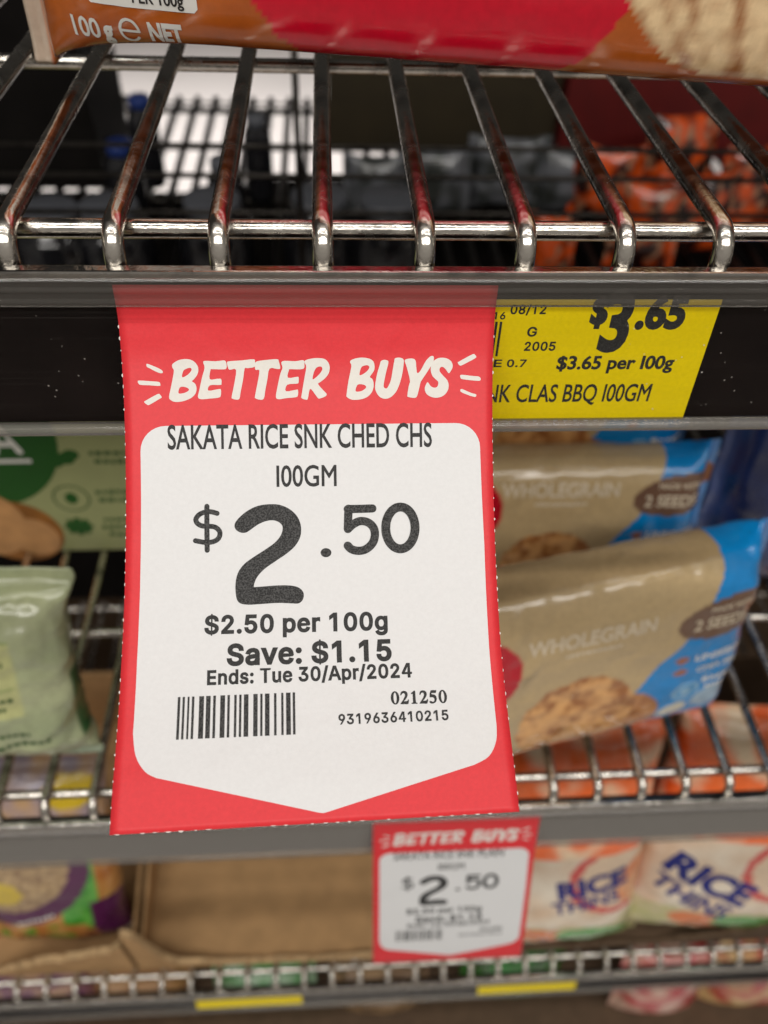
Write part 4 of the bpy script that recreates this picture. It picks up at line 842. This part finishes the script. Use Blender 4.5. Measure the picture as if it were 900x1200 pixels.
def grain_pack(loc, yaw, lean, label, seed, B=121, q=1.08):
    L, T = 190, 42
    o, loc_ = pouch('cracker_packet', M['film'], L, B, T, grain_paint(L, B, q), False, 160, 220, 3.5, seed=seed, loc=loc, yaw=yaw, lean=lean, wr=2.1, taper=.4, endw=1.6)
    tag(o, label, 'cracker packet', 'tan and blue wholegrain cracker packets')
    R = lambda r: L+r*q; V = lambda v: v-B/2
    lettering('printed_lettering', o, loc_, M['cream_ink'], [('WHOLEGRAIN', R(-97), V(92), 68, 8.2, .03), (dashes(3), R(-96), V(83), 30, 2.4, 0)])
    lettering('oval_lettering', o, loc_, M['cream_ink'], [('MADE WITH', R(-26), V(93.5), 25, 3.2, .02), ('2 SEEDS', R(-30), V(84), 31, 7.2, .025)])
    lettering('seed_lettering', o, loc_, M['white_ink'], [('LINSEEDS', R(-25), V(60), 30, 4, .03), ('CHIA SEEDS', R(-21), V(50.5), 33, 4, .03), (dashes(5), R(-19), V(39), 24, 4, 0), (dashes(6), R(-19), V(33), 18, 3, 0)])
    return o
yaw1 = math.radians(12.24)
e1 = Vector((math.cos(yaw1), math.sin(yaw1), 0))
BR1 = Vector((.2284, .0664, S2[2]+RW))
grain_pack(BR1-e1*.095, yaw1, math.radians(9), 'front tan and blue wholegrain cracker packet, standing on the wires at the shelf edge', 1)
grain_pack(Vector((.226-.095, .145, S2[2]+RW)), 0, math.radians(8), 'middle tan and blue wholegrain cracker packet, directly behind the front one', 4, 106, .98)
grain_pack(Vector((.222-.095, .193, S2[2]+RW+.060)), 0, math.radians(4), 'rearmost tan and blue wholegrain cracker packet, just under the yellow label', 7, 121, .98)
tag(carton('carton', (.03, .2, S2[2]+RW), (.20, .26, S2[2]+RW+.0585), M['card']), 'brown carton under the rearmost wholegrain packet', 'carton')
# navy packet on the far right
NV = srgb(22, 32, 70)
o, l_ = pouch('snack_packet', M['film'], 165, 172, 45, lambda a, s: mixc(NV, srgb(40, 60, 115), .5+pn(a, s, .05, 2)) if a > 8 else srgb(60, 75, 120), False, 80, 80, 3, seed=9, loc=(.312, .16, S2[2]+RW), yaw=.12, lean=.1, wr=1.8)
tag(o, 'dark navy glossy packet at the right edge, behind the wholegrain packets', 'snack packet')
lettering('printed_lettering', o, l_, M['white_ink'], [(dashes(11), 16, 62, 14, 3, 0)])

# pale green bag, left
PG = srgb(176, 182, 142); PG2 = srgb(190, 192, 132)
def green_paint(a, s):
    c = mixc(PG, srgb(156, 166, 128), .5+.8*pn(a, s, .04, 4))
    if 52 < a < 100 and s < 30: c = srgb(188, 190, 132)
    if 99 < a < 100.5 and s < 30 or 70 < a < 71.3 and s < 28: c = srgb(140, 160, 95)
    if s > 55 and 22 < a < 70: c = mixc(c, srgb(52, 92, 50), 1)
    if a > 138 or a < 6: c = mixc(c, srgb(150, 165, 150), .6)
    return c
gb = at(113, 888, z=S2[2])
o, l_ = pouch('snack_bag', M['film_crumple'], 130, 104, 46, green_paint, True, 130, 120, 2.5, seed=3, loc=(gb.x-.054, gb.y-.004, S2[2]+RW), yaw=.03, lean=.2, roll=.05, wr=7.0)
tag(o, 'pale green crumpled snack bag at the left edge, standing on the wires', 'snack bag')
lettering('printed_lettering', o, l_, M['green_ink'], [(dashes(21), 14, 87, 24, 3, 0), (dashes(22), 12, 80, 22, 4, 0), (dashes(23), 15, 64, 24, 3, 0), (dashes(24), 12, 58, 22, 3, 0), (dashes(25), 18, 40, 26, 3, 0), (dashes(26), 22, 32, 36, 3.4, 0)], True)

# ------------------------------------------------------------------ cartons
M['carton_green'] = plain('green_card', srgb(150, 154, 105), .42, .06, 40, .4)
M['circle_green'] = plain('dark_green_ink', srgb(18, 78, 10), .42, .06, 40)
M['cracker_ink'] = plain('printed_cracker', srgb(190, 140, 88), .5, .22, 55)
M['cracker_ink2'] = plain('printed_cracker_dark', srgb(140, 88, 30), .5, .3, 55)  # darker brown for the rear printed cracker
y0 = .196; zb = S2[2]+RW
ct = carton('cracker_carton', (-.345, y0, zb), (-.105, y0+.062, zb+.165), M['carton_green'])
tag(ct, 'pale green carton with a dark green circle, standing behind the pale green bag', 'carton')
def SC(u, v):
    return Vector((u/1000, y0, v/1000)), Vector((0, -1, 0))
def pxl(px, py):
    p = at(px, py, y=y0); return p.x*1000, p.z*1000
def art(name, mat, fn, off):
    bm = bmesh.new(); fn(bm); obj(name, lay(bm, SC, off), mat, ct)
z0 = zb*1000
art('green_circle', M['circle_green'], lambda b: disc(b, -214, z0+104, 53, 60, 0, 48), .15)
art('printed_cracker', M['cracker_ink2'], lambda b: disc(b, -206, z0+20, 30, 28, 0, 40, -.5), .3)
art('printed_cracker', M['cracker_ink'], lambda b: disc(b, -196, z0+15, 16, 18, 0, 30, .4), .45)
art('printed_cracker', M['cracker_ink'], lambda b: disc(b, -222, z0+28, 25, 30, 0, 40), .6)
def leaf(b):
    for x, y, r in ((-160, 84, 6), (-156, 87, 5), (-166, 80, 4)): disc(b, x, z0+y, r, r*.8, .02*r)
art('printed_leaf', M['circle_green'], leaf, .15)
art('printed_dot', M['circle_green'], lambda b: disc(b, -164, z0+50, 4, 5), .15)
def flower(b):
    disc(b, -165, z0+24, 7, 5.6)
    for k in range(8): disc(b, -165+7*math.cos(k*PI/4), z0+24+6*math.sin(k*PI/4), 2.4, 2.4, .02+.01*k)
art('printed_flower', M['circle_green'], flower, .15)
def words(rows):
    def f(b):
        for x, y, w in rows:
            c = bmesh.new(); dashes(int(y))(c, w, 4.2)
            for v in c.verts: v.co.x += x; v.co.y = -v.co.y+z0+y
            join(b, c)
    return f
for rows in (((-131, 88, 28), (-133, 81, 20)), ((-134, 55, 28), (-138, 48, 18)), ((-137, 30, 22), (-136, 23, 28), (-138, 16, 18))):
    art('printed_lettering', M['green_ink'], words(rows), .15)
art('printed_ring', M['green_ink'], lambda b: ribbon(b, [(-164+11*math.cos(t), z0+50+11*math.sin(t)) for t in [2*PI*i/30 for i in range(31)]], 1.2, 0, False, 1, False), .15)
def letter_a(b):
    for k, q in enumerate((((-199, z0+90), (-192, z0+110), (-185, z0+90)), ((-196, z0+96), (-188, z0+96)))): ribbon(b, q, 4, .02*k, True, 1, False)
    rect(b, -202, z0+81, -180, z0+84)
art('white_letter', M['white_ink'], letter_a, .4)

# ------------------------------------------------------------------ orange and red bag on the top shelf
ORG = srgb(200, 104, 34); RED2 = srgb(205, 2, 38)
def top_paint(a, s):
    u = (a-5)*1.13; v = s+125                                    # u from the left corner, v up from the foot
    c = mixc(ORG, srgb(170, 80, 20), .5+.8*pn(u, v, .05, 3))
    if inel(u, v, 130, 50, 64, 64) < 1: c = RED2
    if inel(u, v, 222, 37, 43*(1+.02*pn(u, 0, .09, 4)), 35) < 1: c = mixc(srgb(236, 204, 158), srgb(150, 88, 40), .12+1.7*max(0, pn(u+.6*v, v*.3, .16, 7))+.5*pn(u, v, .3, 8))
    if v < -2.5 and u > 60: c = mixc(c, srgb(120, 60, 50), .5)
    if a < 5: c = srgb(190, 170, 150)
    return c
L0 = Vector((-.0942, .1362, RW)); R0 = Vector((.1535, .1121, RW)); eT = (R0-L0).normalized()
o, l_ = pouch('cracker_bag', M['film_smooth'], 320, 250, 60, top_paint, False, 260, 420, 8.5, seed=6, loc=L0+eT*.166-Vector((0, .052, 0)), yaw=math.atan2(eT.y, eT.x)-.03, lean=.06, roll=.012, wr=.7)  # unseen upper part made tall and long to shade the far shelf
tag(o, 'orange and red cracker bag resting on the topmost wire shelf', 'cracker bag')

lettering('printed_lettering', o, l_, M['white_ink'], [('100', 25.5, -125+2.8, 8.6, 5.2, .02), ('g', 32.2, -125+2.8, 3.0, 5.6, .05), ('NET', 49, -125+3.2, 9.4, 5.4, .05),
    (lambda b, w, h: (ribbon(b, [(2.7*math.cos(t), -3.2*math.sin(t)) for t in [.02+5.6*i/24 for i in range(25)]], .8, 0, True, 1, False), rect(b, -2.6, -.45, 2.6, .3, .02)), 38.8, -125+3.2, 7, 7, 0)], False, .3)
def panel(b, w, h): b.faces.new([b.verts.new((x, y, 0)) for x, y in ((-w/2, h/2-1), (-w/2+1, h/2), (w/2-1, h/2), (w/2, h/2-1), (w/2, -h/2), (-w/2, -h/2))])
lettering('nutrition_panel', o, l_, M['white_ink'], [(panel, 43.5, -125+18.5, 31, 18, 0)], False, .25)
lettering('panel_lettering', o, l_, M['black_print'], [('PER 100g', 48.5, -125+12.3, 14, 2.8, .02), (dashes(31), 42, -125+18, 18, 3, 0)], False, .4)

# ------------------------------------------------------------------ trays and bags of the lowest shelf
M['card'] = plain('brown_cardboard', srgb(176, 140, 98), .75, .12, 50, .15, 0, .0006)
M['card_torn'] = plain('torn_cardboard_edge', srgb(190, 160, 120), .85, .2, 140, .1, 0, .001)
M['card_dark'] = plain('dark_printed_cardboard', srgb(92, 74, 58), .7, .15, 60, .15)
def tray(x0, x1, top, label, mat='card', depth=.24):
    """shelf carton with its front torn away: floor, back, two sides and a ragged front stub; top(x) = height of the tear"""
    t = empty('cardboard_tray', ((x0+x1)/2, .048, S3[2]+RW)); cx = (x0+x1)/2
    tag(t, label, 'cardboard tray', 'torn cardboard trays on the lowest shelf')
    h = .10; th = .0035
    bm = box(bmesh.new(), (x0-cx, 0, 0), (x1-cx, depth, th)); obj('tray_floor', bm, M[mat], t)
    bm = box(bmesh.new(), (x0-cx, depth, 0), (x1-cx, depth+th, h)); obj('back_panel', bm, M[mat], t)
    for x in (x0-cx, x1-cx-th):
        bm = bmesh.new()
        prof = [(-.001, .0005), (depth-.0005, .0005), (depth-.0005, h)]
        k = 14
        for i in range(k+1):
            y = (depth-.0005)*(1-i/k); f = i/k
            prof.append((y, h*(1-f)**1.2*.8+.02+.004*noise.noise(Vector((i*.9, x*50, 1)))))
        extrude_x(bm, prof, x+.0003, x+th-.0003); obj('side_panel', bm, M[mat], t)
    bm = bmesh.new(); n = max(30, int((x1-x0)*260)); rows = []
    rng = random.Random(int(x0*1000))
    for i in range(n+1):
        x = x0+(x1-x0)*i/n; z = max(.002, top(x)+rng.uniform(-.0024, .0024)+.004*noise.noise(Vector((x*70, 5, 1)))); w = .004*noise.noise(Vector((x*30, 2, 7)))
        rows.append([bm.verts.new(p) for p in ((x-cx, -th, .0004), (x-cx, w*.3-th-.003*min(1, z/.03), z), (x-cx, w*.3-.001, z+.001), (x-cx, 0, .0004))])
    for a, b in zip(rows, rows[1:]):
        for k in range(3): bm.faces.new((a[k], b[k], b[k+1], a[k+1]))
    f = obj('torn_front', bm, [M[mat], M['card_torn' if mat == 'card' else mat]], t)
    for p in f.data.polygons: p.material_index = 1 if p.index % 3 == 1 else 0
    return t
pts = [(-.50, .012), (-.297, .0125), (-.261, .034), (-.22, .050), (-.19, .060), (-.178, .075)]
tray(-.52, -.178, lambda x: interp(x, [p[0] for p in pts], [p[1] for p in pts]), 'torn cardboard tray at lower left, holding the purple and green bag')
pt2 = [(-.174, .098), (-.166, .095), (-.16, .074), (-.15, .040), (-.137, .016), (-.07, .009), (.03, .007), (.12, .01)]
tray(-.174, .128, lambda x: interp(x, [p[0] for p in pt2], [p[1] for p in pt2]), 'empty torn cardboard tray in the middle of the lowest shelf')
pt3 = [(.13, .006), (.22, .008), (.30, .008), (.36, .03), (.40, .06), (.52, .10)]
tray(.132, .55, lambda x: interp(x, [p[0] for p in pt3], [p[1] for p in pt3]), 'dark cardboard tray at lower right, under the two white bags', 'card_dark')
zt = S3[2]+RW+.0036
PUR = srgb(92, 35, 82); GRN = srgb(52, 150, 45)
def purple_paint(a, s):
    u = s; v = a                                          # u across from the bag's middle, v up
    c = mixc(srgb(205, 160, 90), srgb(190, 120, 60), .5+1.2*pn(u, v, .07, 3))
    if pn(u, v, .09, 6) > .22 and v < 45: c = srgb(110, 150, 50)
    if pn(u, v, .08, 8) > .28 and v < 40: c = srgb(130, 40, 30)
    r = inel(u, v, -30, 118, 74, 74)
    if r < 1: c = PUR
    if r < .6: c = mixc(srgb(205, 175, 130), srgb(150, 120, 90), .5+pn(u, v, .2, 2))
    if inel(u, v, -32, 82, 17, 13) < 1: c = srgb(225, 195, 70)
    if r > 1.0 and u > 14 and u < 46 and v > 38 + (46-u)*.15: c = mixc(GRN, srgb(110, 190, 80), .5+pn(u, v, .1, 1))
    if u > 38 and v < 66: c = PUR if v > 15 else srgb(200, 190, 170)
    if v > 150: c = mixc(srgb(165, 150, 165), srgb(205, 165, 120), .5+1.5*pn(u, v, .06, 12))
    if inel(u, v, 38, 186, 22, 14) < 1: c = srgb(225, 190, 20)
    return c
o, l_ = pouch('snack_bag', M['film'], 210, 118, 50, purple_paint, True, 110, 110, 2.5, seed=12, loc=(-.247, .071, zt), lean=.34, wr=2.2)
tag(o, 'purple and green snack bag in the torn cardboard tray at lower left', 'snack bag')
lettering('printed_lettering', o, l_, M['white_ink'], [(dashes(41), -8, 52, 34, 4, 0, .32)], True)
CRM = srgb(240, 228, 208)
def rice_paint(k):
    def f(a, s):
        u, v = s, a
        c = mixc(CRM, srgb(222, 190, 158), .45+.8*pn(u, v, .05, k))
        if v < 54+9*pn(u, 0, .05, k):
            c = mixc(srgb(190, 190, 120), srgb(215, 200, 160), .5+pn(u, v, .08, k))
            if inel(u, v, -18, 38, 34, 13, -.25) < 1: c = srgb(226, 120, 50)
            if inel(u, v, 24, 35, 36, 14, -.2) < 1: c = srgb(75, 160, 60)
        r = inel(u, v, 50, 112, 56, 46)
        if r < 1: c = srgb(215, 75, 70)
        if r < .72: c = srgb(232, 205, 175)
        if inel(u, v, 60, 100, 24, 28) < 1: c = mixc(srgb(235, 130, 60), srgb(240, 180, 130), .5+pn(u, v, .08, 2))
        if v > 142: c = mixc(srgb(252, 112, 42), srgb(250, 222, 185), .9*max(0, pn(u, v, .045, k+2)*2.2)+.25*pn(u, v, .2, 1))
        return c
    return f
for k, (cx, cy, w, roll, lab_, wrd) in enumerate(((.200, .050, 128, -.05, 'left white rice bag with blue lettering, beside the small red tag', ((16, 108, 60, 20, .17), (12, 86, 58, 14, .17))),
                                        (.332, .054, 162, .1, 'right white rice bag with blue lettering and a red ring, tilted to the left', ((-28, 94, 86, 23, -.42), (-38, 70, 80, 16, -.42))))):
    o, l_ = pouch('rice_bag', M['film'], 258, w, 68, rice_paint(k*5+1), True, 110, 110, 2.5, seed=15+k, loc=(cx, cy, zt), lean=.30, roll=roll, wr=2.2)
    tag(o, lab_, 'rice cracker bag', 'white rice cracker bags with blue lettering')
    lettering('printed_lettering', o, l_, M['navy_ink'], [('RICE', wrd[0][0], wrd[0][1], wrd[0][2], wrd[0][3], .05, wrd[0][4]), ('THINS', wrd[1][0], wrd[1][1], wrd[1][2], wrd[1][3], .03, wrd[1][4])], True)
o, l_ = pouch('snack_bag', M['film'], 258, 150, 60, rice_paint(31), True, 70, 80, 2.5, seed=22, loc=(.47, .085, zt), lean=.35, wr=2.2)
tag(o, 'orange and cream bag at the right edge, seen through the shelf wires', 'snack bag')

# ------------------------------------------------------------------ base deck with the stock under the lowest shelf
bm = box(bmesh.new(), (-.9, .03, -1.06), (1.0, 1.0, -1.045)); bevel(bm, .001)
tag(obj('base_deck', bm, M['card_dark']), 'dark base deck of the rack under the lowest packets', 'shelf deck')
def low_pack(px, py, w, h, col, col2, label, name='snack_packet', z=-.93):
    p = at(px, py, z=z)
    o, l = pouch(name, M['film'], w, h, 55, lambda a, s: mixc(col, col2, .5+1.3*pn(a, s, .05, px*.01)), False, 50, 50, 2.5, seed=px*.1, loc=(p.x, p.y, -1.045), lean=.2, wr=2)
    tag(o, label, 'snack packet')
low_pack(20, 1150, 150, 120, srgb(120, 70, 110), srgb(190, 150, 120), 'purple packet glimpsed under the lowest wires at far left')
low_pack(150, 1150, 120, 125, srgb(185, 140, 90), srgb(150, 105, 60), 'brown packet glimpsed under the lowest wires, left of the green one')
low_pack(305, 1140, 120, 128, srgb(50, 150, 60), srgb(170, 200, 170), 'green packet glimpsed under the lowest wires near the middle')
low_pack(450, 1150, 110, 118, srgb(150, 120, 85), srgb(110, 85, 60), 'dull brown packet glimpsed under the lowest wires, left of the bright green one')
low_pack(610, 1130, 120, 126, srgb(30, 130, 40), srgb(40, 90, 35), 'bright green packet glimpsed below the small red tag')
low_pack(795, 1150, 110, 124, srgb(195, 30, 45), srgb(230, 190, 170), 'red packet glimpsed under the lowest strip at lower right')
low_pack(925, 1140, 150, 134, srgb(225, 190, 130), srgb(190, 60, 60), 'cream packet glimpsed at the lower right corner')

# ------------------------------------------------------------------ beyond the rack: wire back and the stock of the far shelf
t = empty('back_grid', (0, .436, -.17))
tag(t, 'shade-darkened wire grid closing the back of the rack', 'wire grid')
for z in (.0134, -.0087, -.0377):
    bm = bmesh.new(); tube(bm, [(-.6, 0, z), (.75, 0, z)], .0022, 8); obj('cross_wire', bm, M['far_wire_shaded'], t, True)
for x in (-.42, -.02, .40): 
    bm = bmesh.new(); tube(bm, [(x, -.005, -.16), (x, -.005, .12)], .0025, 8); obj('upright_wire', bm, M['far_wire_shaded'], t, True)
def lathe(bm, prof, n=28):
    rows = [[bm.verts.new((r*math.cos(2*PI*k/n), r*math.sin(2*PI*k/n), z)) for k in range(n)] for r, z in prof]
    for a, b in zip(rows, rows[1:]):
        for k in range(n): bm.faces.new((a[k], a[(k+1) % n], b[(k+1) % n], b[k]))
    bm.faces.new(rows[0][::-1]); bm.faces.new(rows[-1])
    return bm
zr = -.332+.0027
def jar(x, y, h, r, cap, label, name='sauce_jar', group='dark jars on the far shelf'):
    b = lathe(bmesh.new(), [(r*.9, 0), (r, .006), (r, h*.72), (r*.9, h*.82), (r*.62, h*.88), (r*.62, h*.9)])
    o = obj(name, b, M['dark_jar'], None, True); o.location = (x, y, zr)
    tag(o, label, 'jar' if name == 'sauce_jar' else 'bottle', group)
    b = lathe(bmesh.new(), [(r*.68, h*.885), (r*.72, h*.89), (r*.72, h*.99), (r*.66, h)])
    obj('cap', b, M[cap], o, True)
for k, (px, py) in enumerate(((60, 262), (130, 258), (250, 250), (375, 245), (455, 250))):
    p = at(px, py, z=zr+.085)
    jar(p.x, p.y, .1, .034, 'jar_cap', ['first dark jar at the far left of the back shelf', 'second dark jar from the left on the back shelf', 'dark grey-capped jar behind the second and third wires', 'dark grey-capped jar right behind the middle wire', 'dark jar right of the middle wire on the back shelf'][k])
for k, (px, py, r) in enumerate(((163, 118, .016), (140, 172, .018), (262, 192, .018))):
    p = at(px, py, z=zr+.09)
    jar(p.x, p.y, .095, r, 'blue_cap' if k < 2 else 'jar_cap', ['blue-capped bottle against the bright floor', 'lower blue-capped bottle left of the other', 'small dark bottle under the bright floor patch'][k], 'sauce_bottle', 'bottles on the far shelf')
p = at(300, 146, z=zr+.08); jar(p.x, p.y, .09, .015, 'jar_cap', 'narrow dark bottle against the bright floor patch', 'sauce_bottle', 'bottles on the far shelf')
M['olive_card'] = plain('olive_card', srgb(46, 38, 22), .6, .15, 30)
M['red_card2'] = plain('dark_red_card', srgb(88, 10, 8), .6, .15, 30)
M['silver'] = plain('silver_film', (.5, .5, .52), .3, .25, 40, .5, .3, .002)
M['orange_card'] = plain('orange_card', srgb(215, 70, 12), .5, .25, 30)
M['black_blocking'] = plain('black_blocking', (.006, .005, .0045), .7, .3, 20, .1)  # near-black for boxes added to block the bright floor and keep the gap dark
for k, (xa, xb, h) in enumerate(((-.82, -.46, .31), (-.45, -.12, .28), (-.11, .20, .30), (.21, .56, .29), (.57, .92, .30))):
    tag(carton('black_blocker', (xa, .448, -.70), (xb, .93, -.70+h), M['black_blocking']), ['leftmost', 'second from left', 'middle', 'second from right', 'rightmost'][k]+' of the added black blockers below the far shelf', 'carton', 'black blockers below the far shelf')
bm = box(bmesh.new(), (-.85, .465, -.72), (.95, 1.02, -.7005)); bevel(bm, .001)
tag(obj('shelf_deck', bm, M['card_dark']), 'dark lower deck of the far shelf under the added black blockers', 'shelf deck')
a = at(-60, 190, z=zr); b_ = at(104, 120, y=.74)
tag(carton('carton', (a.x-.3, .74, zr), (b_.x, .9, zr+.3), M['black_blocking']), 'added black blocker on the far shelf at the left edge', 'carton', 'cartons on the far shelf')  # box added to black out the left of the gap
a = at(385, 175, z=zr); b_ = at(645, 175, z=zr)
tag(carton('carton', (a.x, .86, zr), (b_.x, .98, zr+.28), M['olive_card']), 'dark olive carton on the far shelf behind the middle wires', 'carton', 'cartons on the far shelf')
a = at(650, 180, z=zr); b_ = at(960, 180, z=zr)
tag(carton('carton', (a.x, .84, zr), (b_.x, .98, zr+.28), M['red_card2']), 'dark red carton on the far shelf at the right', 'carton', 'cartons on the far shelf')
for k, (px, py, w, hh) in enumerate(((440, 240, 70, 60), (505, 236, 80, 66), (590, 226, 90, 70), (655, 232, 70, 64))):
    p = at(px, py+20, z=zr)
    o, l_ = pouch('snack_packet', M['film_crumple'], w, hh, 30, lambda a, s: mixc(srgb(105, 107, 112), srgb(45, 48, 45), .5+1.6*pn(a, s, .06, px)), False, 40, 40, 2.5, seed=px, loc=(p.x, p.y, zr), lean=.15, wr=2)
    tag(o, ['first silver packet right of the middle wire on the far shelf', 'second silver packet on the far shelf', 'widest silver packet before the dark olive carton', 'silver packet next to the orange cartons'][k], 'snack packet', 'silver packets on the far shelf')
OR1 = srgb(225, 84, 18); DK = srgb(40, 14, 10); CR2 = srgb(170, 120, 90)
def orange_paint(k):
    def f(a, s):
        n = pn(a, s, .05, k); m = pn(a, s, .12, k+4)
        c = mixc(OR1, DK, 2.4*n+.55)
        return mixc(c, CR2, (m-.18)*5) if m > .18 else c
    return f
for k, (px, py, w, hh, lab_) in enumerate(((700, 262, 72, 74, 'orange packet beside the silver packets on the far shelf'), (745, 318, 70, 80, 'large orange packet low behind the right wires'),
        (640, 322, 50, 52, 'smallest orange packet just above the front rail'), (800, 300, 90, 76, 'dark orange packet among the other orange packets'), (862, 285, 76, 92, 'tall orange packet at far right of the far shelf'), (790, 222, 96, 76, 'orange packet in front of the dark red carton'))):
    p = at(px, py, z=zr)
    o, l_ = pouch('snack_packet', M['film'], w, hh, 32, orange_paint(k), False, 40, 40, 2.6, seed=px+.5, loc=(p.x, p.y, zr), lean=.12, yaw=.1*(k-2), wr=2)
    tag(o, lab_, 'snack packet', 'orange packets on the far shelf')
